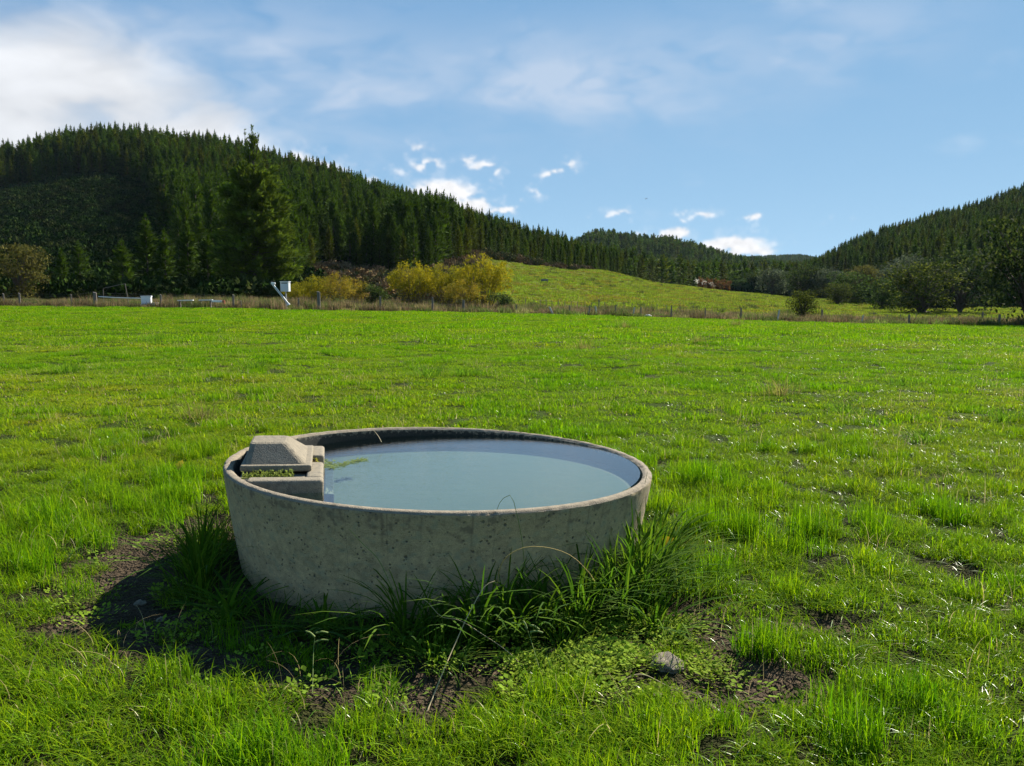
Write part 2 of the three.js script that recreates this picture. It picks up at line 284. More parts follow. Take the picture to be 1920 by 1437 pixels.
const siltTex = noiseTexture(512, 512, (x, y) => { const n = wrapN(x, y, 512, 512, 7, 5), f = wrapN(x, y, 512, 512, 30, 3); return mul([0.054, 0.066, 0.033], 1 + 0.16 * n + 0.06 * f).map((q) => Math.pow(clamp(q, 0, 1), 1 / 2.2)); }, true);
const siltG = new THREE.CircleGeometry(RI - 0.004, 96); siltG.rotateX(-Math.PI / 2); { const p = siltG.attributes.position, u = siltG.attributes.uv; for (let i = 0; i < p.count; i++) u.setXY(i, p.getX(i) / 2.4, p.getZ(i) / 2.4); }
const silt = mesh('silt_bed', siltG, new THREE.MeshStandardMaterial({ map: siltTex, roughness: 1 }), trough);
silt.position.y = 0.384; silt.rotation.z = 0.0359; silt.userData.label = 'pale green silt bed lying under the water';
// compartment of the float valve: a low concrete box with a notched wall
const axX = vec(0.978, 0, -0.208), box = new THREE.Group(); box.name = 'valve_compartment'; box.position.set(-0.995 - TX, 0, -4.34 - TZ); box.rotation.y = Math.atan2(0.208, 0.978); trough.add(box);
const darkConc = noiseTexture(512, 512, (x, y) => {
  const n = fbm2(x / 110 + 5, y / 110, 4), f = fbm2(x / 5, y / 5, 2), m = fbm2(x / 34, y / 34 + 8, 4);
  let c = mul([0.21, 0.175, 0.118], 1 + 0.3 * n + 0.4 * f); c = mixc(c, mul([0.075, 0.066, 0.05], 1 + f), sm(n * 0.8 + m + 0.8 * f, 0.05, 0.7) * 0.62);
  return c.map((q) => Math.pow(clamp(q, 0, 1), 1 / 2.2));
}, true); darkConc.repeat.set(1.3, 1.3);
const capMat = new THREE.MeshStandardMaterial({ map: darkConc, bumpMap: speckleBump, bumpScale: 0.0025, roughness: 0.95 });
function boxUV(g) { g = g.index ? g.toNonIndexed() : g; g.computeVertexNormals(); const p = g.attributes.position, n = g.attributes.normal, u = new Float32Array(p.count * 2); for (let i = 0; i < p.count; i++) { const ax = Math.abs(n.getX(i)), ay = Math.abs(n.getY(i)), az = Math.abs(n.getZ(i)); const [a, b] = ay > ax && ay > az ? [p.getX(i), p.getZ(i)] : ax > az ? [p.getZ(i), p.getY(i)] : [p.getX(i), p.getY(i)]; u[i * 2] = a; u[i * 2 + 1] = b; } g.setAttribute('uv', new THREE.BufferAttribute(u, 2)); return g; }
const slab = (name, x0, x1, y0, y1, z0, z1, mat, parent, r = 0.018) => { const g = new RoundedBoxGeometry(x1 - x0, y1 - y0, z1 - z0, 2, r); g.translate((x0 + x1) / 2, (y0 + y1) / 2, (z0 + z1) / 2); return mesh(name, boxUV(g), mat, parent); };
const BT = 0.524;
slab('front_wall', -0.385, 0, 0.3, BT, -0.10, 0, capMat, box);
slab('end_wall', -0.092, -0.002, 0.3, BT - 0.002, -0.50, -0.102, capMat, box);
slab('end_wall', -0.092, 0, 0.3, BT + 0.004, -0.98, -0.66, capMat, box);
slab('notch_sill', -0.090, -0.006, 0.3, BT - 0.045, -0.655, -0.505, capMat, box, 0.008);
slab('back_wall', -0.40, -0.095, 0.3, BT, -0.978, -0.885, capMat, box);
slab('shadow_strip', 0.003, 0.055, 0.3, 0.449, -0.97, -0.01, algaeMat, box, 0.008).userData.label = 'added dark slab giving the shadow strip under the water';  // added slab: its dark colour makes the shadow strip beside the box
const filler = slab('ledge', -0.435, -0.094, 0.3, BT - 0.022, -0.88, -0.104, capMat, box, 0.008); filler.userData.label = 'recessed ledge that carries the cover';

// the hipped concrete cover on the compartment
{
  const cover = thing('valve_cover', 'hipped grey concrete cover sitting on the float valve compartment of the trough', 'cover', vec(-0.995, 0, -4.34));
  cover.rotation.set(0, Math.atan2(0.208, 0.978), 0); cover.rotation.order = 'XYZ'; cover.position.y = 0.021; cover.rotateZ(-0.03);
  const lift = BT - 0.002;
  slab('flange', -0.435, -0.062, lift, lift + 0.036, -0.86, -0.225, capMat, cover, 0.01);
  const b = [-0.412, -0.095, -0.82, -0.255], t = [-0.392, -0.20, -0.60, -0.345], y0 = lift + 0.037, y1 = lift + 0.14, e = 0.03;
  const ring = (k) => { const q = b.map((v, i) => lerp(v, t[i], k)); const y = lerp(y0, y1, k); const pts = []; const cor = [[q[1], q[3], 1, 1], [q[1], q[2], 1, -1], [q[0], q[2], -1, -1], [q[0], q[3], -1, 1]]; for (const [x, z, sx, sz] of cor) for (let a = 0; a <= 3; a++) { const ang = a / 3 * Math.PI / 2, c0 = [x - sx * e, z - sz * e], ca = Math.cos(ang), sa = Math.sin(ang); const ux = sx * sz > 0 ? ca * 0 + sa : ca, uz = sx * sz > 0 ? ca : sa; pts.push([c0[0] + sx * e * ux, y, c0[1] + sz * e * uz]); } return pts; };
  const rings = [ring(0), ring(0.5), ring(0.94)], last = ring(1); const cx = (t[0] + t[1]) / 2, cz = (t[2] + t[3]) / 2; rings.push(last.map(([x, y, z]) => [lerp(x, cx, 0.09), y, lerp(z, cz, 0.09)]));
  const p = [], N = rings[0].length;
  for (let r = 0; r < rings.length - 1; r++) for (let i = 0; i < N; i++) { const a = rings[r][i], c = rings[r][(i + 1) % N], d = rings[r + 1][i], f = rings[r + 1][(i + 1) % N]; p.push(...a, ...c, ...d, ...c, ...f, ...d); }
  const top = rings[rings.length - 1]; for (let i = 0; i < N; i++) p.push(...top[i], ...top[(i + 1) % N], cx, y1, cz);
  const g = new THREE.BufferGeometry(); g.setAttribute('position', new THREE.Float32BufferAttribute(p, 3));
  mesh('hipped_top', boxUV(g), new THREE.MeshStandardMaterial({ map: darkConc, bumpMap: speckleBump, bumpScale: 0.004, roughness: 0.95, side: THREE.DoubleSide }), cover);
}
// water
{
  const g = new THREE.CircleGeometry(RI + 0.004, 120); g.rotateX(-Math.PI / 2); const p = g.attributes.position, u = g.attributes.uv; for (let i = 0; i < p.count; i++) u.setXY(i, p.getX(i), p.getZ(i));
  const ripple = noiseTexture(512, 512, (x, y) => clamp(0.5 + 0.5 * wrapN(x, y, 512, 512, 9, 3) + 0.3 * wrapN(x + 200, y * 2, 512, 512, 24, 2), 0, 1)); ripple.repeat.set(1.1, 1.6);
  const w = mesh('water', g, new THREE.MeshPhysicalMaterial({ color: lin(0.76, 0.92, 0.86), transmission: 1, roughness: 0, ior: 1.9, thickness: 0, bumpMap: ripple, bumpScale: 0.00045 }));
  w.position.set(TX, 0.479, TZ); w.userData.kind = 'structure';
}

// ---------------------------------------------------------------- grass
const grassMat = new THREE.MeshPhysicalMaterial({ vertexColors: true, side: THREE.DoubleSide, roughness: 0.93, transmission: 0.55, thickness: 0, specularIntensity: 0.06 });
const glossMat = new THREE.MeshPhysicalMaterial({ vertexColors: true, side: THREE.DoubleSide, roughness: 0.38, specularIntensity: 0.8 });
const GREEN = [0.175, 0.33, 0.002], LIME = [0.35, 0.45, 0.003], DEEP = [0.05, 0.145, 0.003], STRAW = [0.44, 0.36, 0.15];
function patch(seed, size, count, h0, h1, w0, w1, seg, straw, gloss = false) {
  const r = rng(seed), s = new Soup();
  for (let i = 0; i < count; i++) {
    const a = r() * 6.283, q = Math.sqrt(r()) * size * 0.62, t = r();
    let c = t < straw ? STRAW : mixc(mixc(DEEP, GREEN, r()), LIME, r() * r()); c = mul(c, 0.8 + 0.4 * r());
    s.blade(q * Math.cos(a), -0.012, q * Math.sin(a), lerp(h0, h1, r() * r() * 0.6 + r() * 0.4), lerp(w0, w1, r()), r() * 6.283, 0.15 + r() * 0.8 + (gloss ? .4 : 0), c, seg);
  }
  return s.geo();
}
const grassField = new THREE.Group(); grassField.name = 'pasture_grass'; grassField.userData.kind = 'stuff'; tag(grassField, 'bright green grazed pasture grass covering the whole field', 'grass'); scene.add(grassField);
function scatter(parent, name, geos, mat, spots) {
  const M = new THREE.Matrix4(), Q = new THREE.Quaternion(), Y = vec(0, 1, 0);
  geos.forEach((g, k) => {
    const mine = spots.filter((_, i) => i % geos.length === k); if (!mine.length) return;
    const im = shade(new THREE.InstancedMesh(g, mat, mine.length)); im.name = name;
    mine.forEach(([x, y, z, turn, sx, sy, col], i) => { Q.setFromAxisAngle(Y, turn); im.setMatrixAt(i, M.compose(vec(x, y, z), Q, vec(sx, sy, sx))); im.setColorAt(i, lin(...(col ?? [1, 1, 1]))); });
    im.userData.kind = 'stuff'; parent.add(im);
  });
}
// what the sward is like at a spot: [height factor, tint, thinness 0..1]
function sward(x, z) {
  const d = -z, r = Math.hypot(x - TX, z - TZ), px = pxOf(x, d);
  const big = fbm2(x * 0.13 + 9, z * 0.13, 3), mid = fbm2(x * 0.55, z * 0.55 + 5, 3), small = fbm2(x * 1.9, z * 1.9, 2);
  let dry = sm(big + 0.45 * mid, 0.08, 0.6) * 0.75;
  const left = sm(d, 6.3, 8) * (1 - sm(d, 13, 19)) * (1 - sm(x, -1.8, 0.4)), right = sm(d, 5.2, 7) * (1 - sm(d, 9, 12)) * sm(x, 1.5, 3);
  dry = clamp(dry * sm(d, 5, 9) + 0.75 * left * (0.6 + mid) + 0.6 * right * (0.6 + mid), 0, 0.9);
  const lush = sm(mid + 0.5 * small, 0.05, 0.5);
  let tint = mixc([1.0, 1.0, 1.0], [1.6, 1.1, 3], dry); tint = mixc(tint, [0.62, 0.86, 0.85], lush * 0.75); tint = mul(tint, 0.95 + 0.3 * small);
  const h = (0.64 + 0.9 * lush + 0.75 * small) * (1 + (z > TZ + 0.4 ? 0.12 : 0.55) * (1 - sm(r, 1.4, 3.2))) * (0.62 + 0.38 * (1 - sm(d, 6, 11)));
  return [Math.max(0.35, h), tint, dirt(x, z), dry];
}
function zone(seed, d0, d1, step, margin, accept) {
  const r = rng(seed), out = [];
  for (let d = d0; d < d1; d += step) { const w = d * 0.63 + margin; for (let x = -w; x < w; x += step) {
    const jx = x + (r() - 0.5) * step * 1.1, jz = -(d + (r() - 0.5) * step * 1.1), t = r();
    const o = accept(jx, jz, r, t); if (o) out.push(o);
  } }
  return out;
}
const outside = (x, z, m = 0.03) => Math.hypot(x - TX, z - TZ) > TR + m;
const blend = (d, a, b, c, e) => sm(d, a, b) * (1 - sm(d, c, e));
{
  const near = [], sh = (h) => h;
  const A = zone(101, 2.05, 10.5, 0.105, 0.9, (x, z, r, t) => {
    if (!outside(x, z, 0.05)) return; const [h, tint, bare] = sward(x, z); if (t < bare * 0.93 || r() > 1 - sm(-z, 8, 10.5) || (r() < 0.85 && fbm2(x * 2.7 + 7, z * 2.7, 3) < -0.13)) return;
    return [x, groundY(x, z), z, r() * 6.28, 0.9 + r() * 0.35, sh(h) * (0.75 + r() * 0.5) * (1 - 0.45 * bare), tint];
  });
  scatter(grassField, 'near_grass', [1, 2, 3, 4, 5, 6].map((s) => patch(200 + s, 0.15, 125, 0.05, 0.17, 0.0018, 0.0045, 4, 0.015)), grassMat, A);
  const A2 = zone(131, 2.05, 9, 0.21, 0.9, (x, z, r, t) => { if (!outside(x, z, 0.08)) return; const [h, tint, bare] = sward(x, z); if (t < bare * 0.95) return; return [x, groundY(x, z), z, r() * 6.28, 1, h * (0.8 + r() * 0.4), tint]; });
  scatter(grassField, 'glossy_grass', [1, 2, 3].map((s) => patch(300 + s, 0.24, 17, 0.05, 0.12, 0.0014, 0.003, 6, 0.06, true)), glossMat, A2);
  const B = zone(102, 8, 27, 0.25, 2, (x, z, r, t) => {
    if (!outside(x, z, 0.1)) return; const [h, tint, bare] = sward(x, z); if (t < bare * 0.9 || r() > blend(-z, 8, 10.5, 22, 27)) return;
    return [x, groundY(x, z), z, r() * 6.28, 0.9 + r() * 0.35, h * (0.75 + r() * 0.55), tint];
  });
  scatter(grassField, 'field_grass', [1, 2, 3, 4].map((s) => patch(400 + s, 0.34, 210, 0.05, 0.15, 0.005, 0.010, 3, 0.02)), grassMat, B);
  const B2 = zone(132, 8, 34, 0.5, 2, (x, z, r) => { const [h, tint] = sward(x, z); return [x, groundY(x, z), z, r() * 6.28, 1, h * (0.9 + r() * 0.4), tint]; });
  scatter(grassField, 'glossy_field_grass', [1, 2].map((s) => patch(500 + s, 0.55, 20, 0.05, 0.12, 0.002, 0.0045, 5, 0.08, true)), glossMat, B2);
  const D = zone(103, 22, 63.2, 0.62, 5, (x, z, r) => {
    if (r() > sm(-z, 22, 27)) return; const [h, tint] = sward(x, z); return [x, groundY(x, z), z, r() * 6.28, 0.9 + r() * 0.35, h * (0.8 + r() * 0.7), tint];
  });
  scatter(grassField, 'far_grass', [1, 2, 3].map((s) => patch(600 + s, 0.9, 230, 0.06, 0.20, 0.012, 0.028, 2, 0.02)), grassMat, D);
  // pale dry stalks standing out of the sward
  const E = zone(104, 2.2, 30, 0.36, 1, (x, z, r, t) => { if (!outside(x, z, 0.2)) return; const [, , , dry] = sward(x, z); if (t > 0.07 + 0.5 * dry) return; return [x, groundY(x, z), z, r() * 6.28, 1, 0.7 + r() * 0.7, mul([1, 0.95, 0.9], 0.75 + r() * 0.5)]; });
  const stalks = [1, 2, 3].map((s) => { const r = rng(700 + s), b = new Soup(); for (let i = 0; i < 10; i++) b.blade((r() - 0.5) * 0.4, 0, (r() - 0.5) * 0.4, 0.10 + r() * 0.12, 0.0015 + r() * 0.002, r() * 6.28, 0.3 + r() * 1.0, mul([0.40, 0.34, 0.16], 0.7 + r() * 0.6), 7); return b.geo(); });
  scatter(grassField, 'dry_stalks', stalks, grassMat, E);
}
// ---------------------------------------------------------------- trees
const barkMat = new THREE.MeshStandardMaterial({ color: lin(0.075, 0.055, 0.04), roughness: 0.95 });
const needleMat = new THREE.MeshPhysicalMaterial({ vertexColors: true, side: THREE.DoubleSide, roughness: 0.92, transmission: 0.3, thickness: 0, specularIntensity: 0.08 });
const leafMat = new THREE.MeshPhysicalMaterial({ vertexColors: true, side: THREE.DoubleSide, roughness: 0.92, transmission: 0.4, thickness: 0, specularIntensity: 0.1 });
const scrubMat = new THREE.MeshPhysicalMaterial({ vertexColors: true, side: THREE.DoubleSide, roughness: 1, specularIntensity: 0 });
// a pine of height 1: whorls of branches carrying sprays of needles
function pineCrown(seed, o) {
  const r = rng(seed), s = new Soup(), { levels = 26, arms = 6, sprays = 4, width = 0.17, low = 0.07, size = 0.085, col = [0.052, 0.094, 0.005], rough = 1 } = o;
  const lop = r() * 6.28, lopk = 0.12 + r() * 0.15;
  for (let i = 0; i < levels; i++) {
    const t = (i + r() * 0.7) / levels, h = lerp(low, 0.985, t), rad = width * Math.pow(1 - t * 0.97, 0.72) * (0.75 + 0.45 * r()) * (t < 0.12 ? 0.6 + 3.3 * t : 1);
    for (let a = 0; a < arms; a++) {
      const az = a / arms * 6.283 + i * 2.4 + (r() - 0.5) * 0.8 * rough, L = rad * (0.6 + 0.6 * r()) * (1 + lopk * Math.cos(az - lop)), up = lerp(0.12, 1.3, t * t) + (r() - 0.5) * 0.35;
      const dir = vec(Math.cos(az), up, Math.sin(az)).normalize(), b = mul(col, 0.6 + 0.75 * r());
      const n = t > 0.85 ? Math.max(2, sprays - 2) : sprays;
      for (let k = 0; k < n; k++) {
        const q = n === 1 ? 1 : (k + 0.4 + 0.6 * r()) / n, p = vec(0, h - 0.01, 0).addScaledVector(dir, L * q * 0.92), z = size * (0.65 + 0.7 * r()) * (t > 0.8 ? lerp(0.8, 0.4, (t - 0.8) * 5) : 1);
        const d2 = dir.clone().add(randDir(r).multiplyScalar(0.75)).add(vec(0, 0.35, 0)).normalize(), side = vec(0, 1, 0).cross(d2).add(randDir(r).multiplyScalar(0.5)).normalize();
        s.leaf(p, d2, side, z, z * 0.42, mul(b, 0.85 + 0.3 * r()), 0.4);
      }
    }
  }
  for (let k = 0; k < 5; k++) s.leaf(vec(0, 0.955 + k * 0.008, 0), vec((r() - 0.5) * 0.5, 1, (r() - 0.5) * 0.5).normalize(), randDir(r), 0.05, 0.014, mul(col, 1.1), 0.4);
  return s.geo();
}
const trunkG = (() => { const g = new THREE.CylinderGeometry(0.003, 0.013, 0.97, 6); g.translate(0, 0.47, 0); return g; })();
const midPines = [1, 2, 3, 4, 5].map((k) => pineCrown(900 + k, { levels: 34, arms: 6, sprays: 5, width: [0.13, 0.16, 0.18, 0.145, 0.12][k - 1], size: 0.062 }));
const farPines = [1, 2, 3].map((k) => pineCrown(950 + k, { levels: 15, arms: 5, sprays: 3, width: 0.17, size: 0.13 }));
const trunkC = (() => { const g = trunkG.toNonIndexed(); g.deleteAttribute('normal'); g.deleteAttribute('uv'); const c = []; for (let i = 0; i < g.attributes.position.count; i++) c.push(0.06, 0.045, 0.03); g.setAttribute('color', new THREE.Float32BufferAttribute(c, 3)); return g; })();
const withTrunk = (g) => mergeGeometries([g, trunkC]);
const gy = (x, z) => groundY(x, z);
const table = (T, px) => { let i = 0; while (i < T.length - 2 && px > T[i + 1][0]) i++; return lerp(T[i][1], T[i + 1][1], clamp((px - T[i][0]) / (T[i + 1][0] - T[i][0]), 0, 1)); };
function stand(seed, px0, px1, d0, d1, step, ok) {            // jittered planting inside a sector
  const r = rng(seed), out = [];
  for (let d = d0; d < d1; d += step) for (let x = (px0 - 960) / 1608 * d; x < (px1 - 960) / 1608 * d; x += step) {
    const jx = x + (r() - 0.5) * step * 0.85, jd = d + (r() - 0.5) * step * 0.85, px = pxOf(jx, jd), a = r(), b = r(); const h = ok(px, jd, a, jx); if (h) out.push({ x: jx, z: -jd, px, d: jd, h, turn: b * 6.28, t: r() });
  }
  return out;
}
const woodEdge = [[-700, 330], [0, 325], [230, 322], [285, 285], [310, 200], [345, 150], [450, 138], [560, 142], [590, 178], [680, 182], [720, 168], [800, 165], [860, 188], [940, 222], [1060, 214], [1130, 226], [1170, 300], [1200, 420]];
const leftWood = stand(41, -160, 1200, 135, 440, 3.9, (px, d, a) => { const e = table(woodEdge, px) + 14 * fbm2(px * 0.02, d * 0.02, 2); if (d < e) return 0; const hh = lerp(15.5, 13, sm(px, 600, 1100)); return hh * (px > 820 ? lerp(1, lerp(0.5, 1, sm(d, 215, 360)), sm(px, 820, 980)) : 1) * (0.68 + 0.5 * a) * lerp(0.72, 1, sm(d - e, 0, 16)); });
const secondWood = stand(42, 1020, 1560, 300, 985, 7.2, (px, d, a) => (px < 1170 && d < 330 ? 0 : d > 235 + (px - 1100) * 0.35 ? 13 * (0.75 + 0.45 * a) * (d > 760 ? 1.25 : 0.9) : 0));
const farWood = stand(43, 1360, 1560, 1250, 2080, 10, (px, d, a) => 11 * (0.8 + 0.35 * a));
const rightWood = stand(44, 1440, 2060, 250, 560, 5.0, (px, d, a) => { const e = table([[1440, 520], [1500, 420], [1580, 330], [1700, 270], [1800, 235], [2060, 215]], px); return d < e ? 0 : 12.5 * (0.75 + 0.42 * a); });
const tintOf = (o) => mul([1, 1, 1], 0.6 + 0.8 * o.t).map((v, k) => v * [1 + 0.5 * Math.max(0, Math.sin(o.px * 0.9 + o.d)), 1, 0.9][k]);
// the three hundred pines that show largest stand singly
const inView = leftWood.filter((o) => o.px > -15 && o.px < 1180).sort((a, b) => b.h / b.d - a.h / a.d), front = new Set(inView.slice(0, 250));
const pineProtos = midPines.map((g) => { const t = new THREE.Group(); mesh('trunk', trunkG, barkMat, t); mesh('crown', g, needleMat, t); t.userData = { category: 'tree' }; return t; });
let pc = 0;
const sector = (px) => px < 300 ? ['pine on the skyline above the bare clearing of the left hill', 'pines above the clearing'] : px < 420 ? ['plantation pine on the left hill between the clearing and the tallest pine', 'pines left of the tallest pine'] : px < 575 ? ['plantation pine standing behind the tallest pine', 'pines behind the tallest pine'] : px < 715 ? ['plantation pine between the tallest pine and the big golden willow clump', 'pines right of the tallest pine'] : px < 960 ? ['plantation pine on the slope above the big golden willow clump', 'pines above the golden willows'] : ['pine along the crest of the sloping grass paddock', 'pines on the grass crest'];
for (const o of front) {
  const c = copyOf(pineProtos[pc++ % 5], 'pine_tree', vec(o.x, gy(o.x, o.z) - 0.2, o.z), ...sector(o.px));
  c.scale.set(o.h * (0.9 + 0.3 * o.t), o.h, o.h * (0.9 + 0.3 * o.t)); c.rotation.y = o.turn;
}
function wood(name, label, list, geos) {
  const g = new THREE.Group(); g.name = name; g.userData.kind = 'stuff'; tag(g, label, 'forest'); scene.add(g);
  scatter(g, 'pines', geos.map(withTrunk), needleMat, list.map((o) => [o.x, gy(o.x, o.z) - 0.3, o.z, o.turn, o.h * (0.9 + 0.3 * o.t), o.h, tintOf(o)]));
}
wood('pine_forest', 'dense dark pine plantation covering the big left hill up to its crest', leftWood.filter((o) => !front.has(o)), midPines);
wood('valley_forest', 'dark blue-green pine forest on the middle hill closing the valley', secondWood, farPines);
wood('distant_forest', 'small hazy pine forest on the farthest low hill', farWood, farPines);
wood('hillside_forest', 'grey-green pine forest climbing the slope at the right edge', rightWood, midPines);

// the tall old pine in front of the plantation
{
  const base = at(482, 566, 112), H = 0; const p = vec(base.x, gy(base.x, base.z) - 0.2, base.z), h = at(478, 233, 112).y - p.y;
  const t = thing('tall_pine_tree', 'tallest pine, standing alone in front of the plantation behind the cabinet', 'tree', p);
  const r = rng(61), s = new Soup(), limbs = [], col = [0.10, 0.145, 0.012];
  const spray = (q, dir, size, c, n) => { for (let k = 0; k < n; k++) { const d2 = dir.clone().add(randDir(r).multiplyScalar(0.8)).add(vec(0, 0.3, 0)).normalize(), sd = d2.clone().cross(randDir(r)).normalize(), z = size * (0.6 + 0.8 * r()); s.leaf(q.clone().add(randDir(r).multiplyScalar(size * 0.5)), d2, sd, z, z * 0.32, mul(c, 0.7 + 0.6 * r()), 0.4); } };
  for (let i = 0; i < 110; i++) {
    const f = Math.pow((i + r()) / 110, 0.9), y = lerp(0.06, 0.93, f) * h, top = f > 0.72, R = (top ? lerp(2.1, 0.5, (f - 0.72) / 0.28) : lerp(5.9, 2.8, f / 0.72)) * (0.65 + 0.55 * r()) * (f < 0.1 ? 0.8 : 1);
    for (let a = 0; a < (top ? (f > 0.84 ? 1 : 2) : 4); a++) {
      const az = r() * 6.283, up = lerp(0.05, 1.5, f * f * f) + 0.25 * (r() - 0.5), dir = vec(Math.cos(az), up, Math.sin(az)).normalize(), st = vec(0, y, 0), en = st.clone().addScaledVector(dir, R);
      limbs.push(tubeAlong([st, st.clone().lerp(en, 0.5).add(vec(0, -0.15, 0)), en], 0.075 * (1.1 - f), 0.02, 4, 4));
      const n = top ? 7 : 13, c = mul(col, 0.65 + 0.6 * r());
      for (let k = 0; k < n; k++) { const q = Math.pow((k + r()) / n, 0.7); spray(st.clone().lerp(en, q).add(vec(0, -0.15 * Math.sin(q * 3.14), 0)), dir, top ? 0.34 : 0.6, c, top ? 6 : 9); }
    }
  }
  const tops = [[0, 0, 1], [-0.9, 0.3, 0.965], [0.75, -0.2, 0.945], [0.3, 0.5, 0.92], [-0.5, -0.5, 0.9]];
  for (const [dx, dz, f] of tops) { const a = vec(dx * 0.3, 0.8 * h, dz * 0.3), b = vec(dx, f * h, dz); limbs.push(tubeAlong([a, a.clone().lerp(b, 0.5).add(vec(dx * 0.15, 0, dz * 0.1)), b], 0.09, 0.02, 5, 6)); for (let k = 0; k < 26; k++) { const q = r(); spray(a.clone().lerp(b, q), vec(r() - 0.5, 0.9, r() - 0.5).normalize(), 0.42 * (1.15 - 0.5 * q), mul(col, 0.8 + 0.4 * r()), 4); } }
  mesh('trunk', tubeAlong([vec(0, 0, 0), vec(0.1, h * 0.4, 0), vec(0, h * 0.9, 0)], 0.42, 0.1, 10, 12), barkMat, t);
  mesh('branches', mergeGeometries(limbs), barkMat, t);
  mesh('crown', s.geo(), needleMat, t);
}

// broad-leaved trees and shrubs: limbs, then clumps of leaves spread through the crown
function leafy(seed, o) {
  const r = rng(seed), { w = 0.42, lobes = 26, leaves = 90, size = 0.05, col = [0.06, 0.09, 0.03], flat = 0.62, low = 0.12, tip = null, lobe = 0.16, top = 0.86 } = o, s = new Soup(), limbs = [], g = new THREE.Group();
  const centres = [];
  for (let i = 0; i < lobes; i++) {
    const u = Math.pow(r(), 0.75), a = r() * 6.283, y = lerp(low, top, u), prof = Math.sin(Math.PI * clamp((y - low * 0.4) / (1.06 - low * 0.4), 0.06, 1)) ** 0.6, q = w * prof * Math.sqrt(0.15 + 0.85 * r());
    centres.push([vec(q * Math.cos(a), y, q * Math.sin(a)), lobe * (0.65 + 0.6 * r())]);
  }
  for (const [c, R] of centres) {
    limbs.push(tubeAlong([vec(0, low * 0.35, 0), vec(c.x * 0.35, c.y * 0.5 + 0.05, c.z * 0.35), c], 0.016, 0.004, 4, 5));
    const b = mul(col, 0.68 + 0.6 * r());
    for (let k = 0; k < leaves; k++) {
      const d = randDir(r); d.y *= flat; const p = c.clone().addScaledVector(d, R * Math.cbrt(0.2 + 0.8 * r())), n = randDir(r), sd = n.clone().cross(randDir(r)).normalize(), z = size * (0.55 + 0.8 * r());
      s.leaf(p, n, sd, z, z * 0.6, mul(tip && r() < 0.3 ? tip : b, 0.75 + 0.5 * r()));
    }
  }
  limbs.push(tubeAlong([vec(0, -0.02, 0), vec(0.01, 0.2, 0.01), vec(0, 0.55, 0)], 0.03, 0.01, 7, 6));
  mesh('trunk', mergeGeometries(limbs), barkMat, g); mesh('crown', s.geo(), leafMat, g);
  return g;
}
function place(proto, name, px, pyBase, d, pyTop, widthScale, label, category = 'tree', group) {
  if (name === 'native_tree' && px > 1400) { pyTop -= 8; widthScale *= 1.02; }
  const b = at(px, pyBase, d), y = d < 62 ? groundY(b.x, b.z) : gy(b.x, b.z), h = at(px, pyTop, d).y - y, c = copyOf(proto, name, vec(b.x, y - 0.03 * h, b.z), label, group);
  c.userData.category = category; c.scale.set(h * widthScale, h * 1.03, h * widthScale); c.rotation.y = (px * 0.37) % 6.28; return c;
}
const olive = leafy(1101, { w: 0.5, lobes: 46, leaves: 120, size: 0.042, col: [0.036, 0.052, 0.008], tip: [0.11, 0.125, 0.016], lobe: 0.22, low: 0.02 });
const darkTree = leafy(1102, { w: 0.48, lobes: 44, leaves: 120, size: 0.042, col: [0.022, 0.038, 0.009], tip: [0.065, 0.085, 0.016], lobe: 0.22, low: 0.1 });
const greyTree = leafy(1103, { w: 0.42, lobes: 34, leaves: 110, size: 0.05, col: [0.06, 0.08, 0.04], tip: [0.11, 0.13, 0.07], lobe: 0.22, low: 0.03 });
const greenTree = leafy(1104, { w: 0.42, lobes: 34, leaves: 110, size: 0.05, col: [0.04, 0.07, 0.014], tip: [0.08, 0.12, 0.02], lobe: 0.22, low: 0.03 });
const brownTree = leafy(1105, { w: 0.45, lobes: 36, leaves: 120, size: 0.042, col: [0.075, 0.075, 0.014], tip: [0.13, 0.115, 0.025], lobe: 0.17, low: 0.04 });
// right-hand trees, from the near one leftwards
place(darkTree, 'native_tree', 1930, 612, 66, 385, 0.74, 'big dark tree cut off by the right edge, nearest of the right-hand trees');
place(darkTree, 'native_tree', 1800, 582, 150, 466, 1.05, 'large dark round tree right of the olive tree, with trunks showing beneath');
place(olive, 'native_tree', 1730, 584, 138, 497, 1.25, 'broad olive tree with low skirt in front of the large dark tree');
place(greenTree, 'native_tree', 1655, 573, 165, 526, 0.95, 'small round green tree left of the broad olive tree');
place(darkTree, 'native_tree', 1845, 572, 190, 470, 0.9, 'dark tree between the large round tree and the right edge');
place(greyTree, 'native_tree', 1705, 545, 215, 482, 1.0, 'pale grey-green tree above and behind the broad olive tree');
place(greyTree, 'native_tree', 1640, 558, 210, 505, 1.0, 'grey leafy tree behind the small round green tree');
place(brownTree, 'native_tree', 1612, 562, 205, 500, 0.95, 'brownish tree among the grey trees at the foot of the right slope');
place(greenTree, 'native_tree', 1588, 565, 195, 515, 1.2, 'wide dull green tree at the foot of the right slope, left of the brownish one');
place(greyTree, 'native_tree', 1552, 560, 230, 508, 1.1, 'soft grey tree right of the dark rounded tree');
place(darkTree, 'native_tree', 1510, 562, 235, 500, 1.0, 'dark rounded tree beside the far end of the grass paddock');
place(greyTree, 'native_tree', 1448, 556, 245, 508, 1.1, 'silvery tree left of the dark rounded tree');
place(greenTree, 'native_tree', 1475, 558, 260, 515, 1.1, 'green tree between the silvery tree and the dark rounded tree');
place(olive, 'native_tree', 1570, 566, 180, 538, 1.2, 'low olive shrub below the wide dull green tree', 'shrub');
place(greenTree, 'native_tree', 1388, 552, 275, 522, 0.9, 'pointed green tree right of the orange trees');
place(darkTree, 'native_tree', 1415, 552, 280, 516, 1.0, 'dark tree right of the pointed green tree');
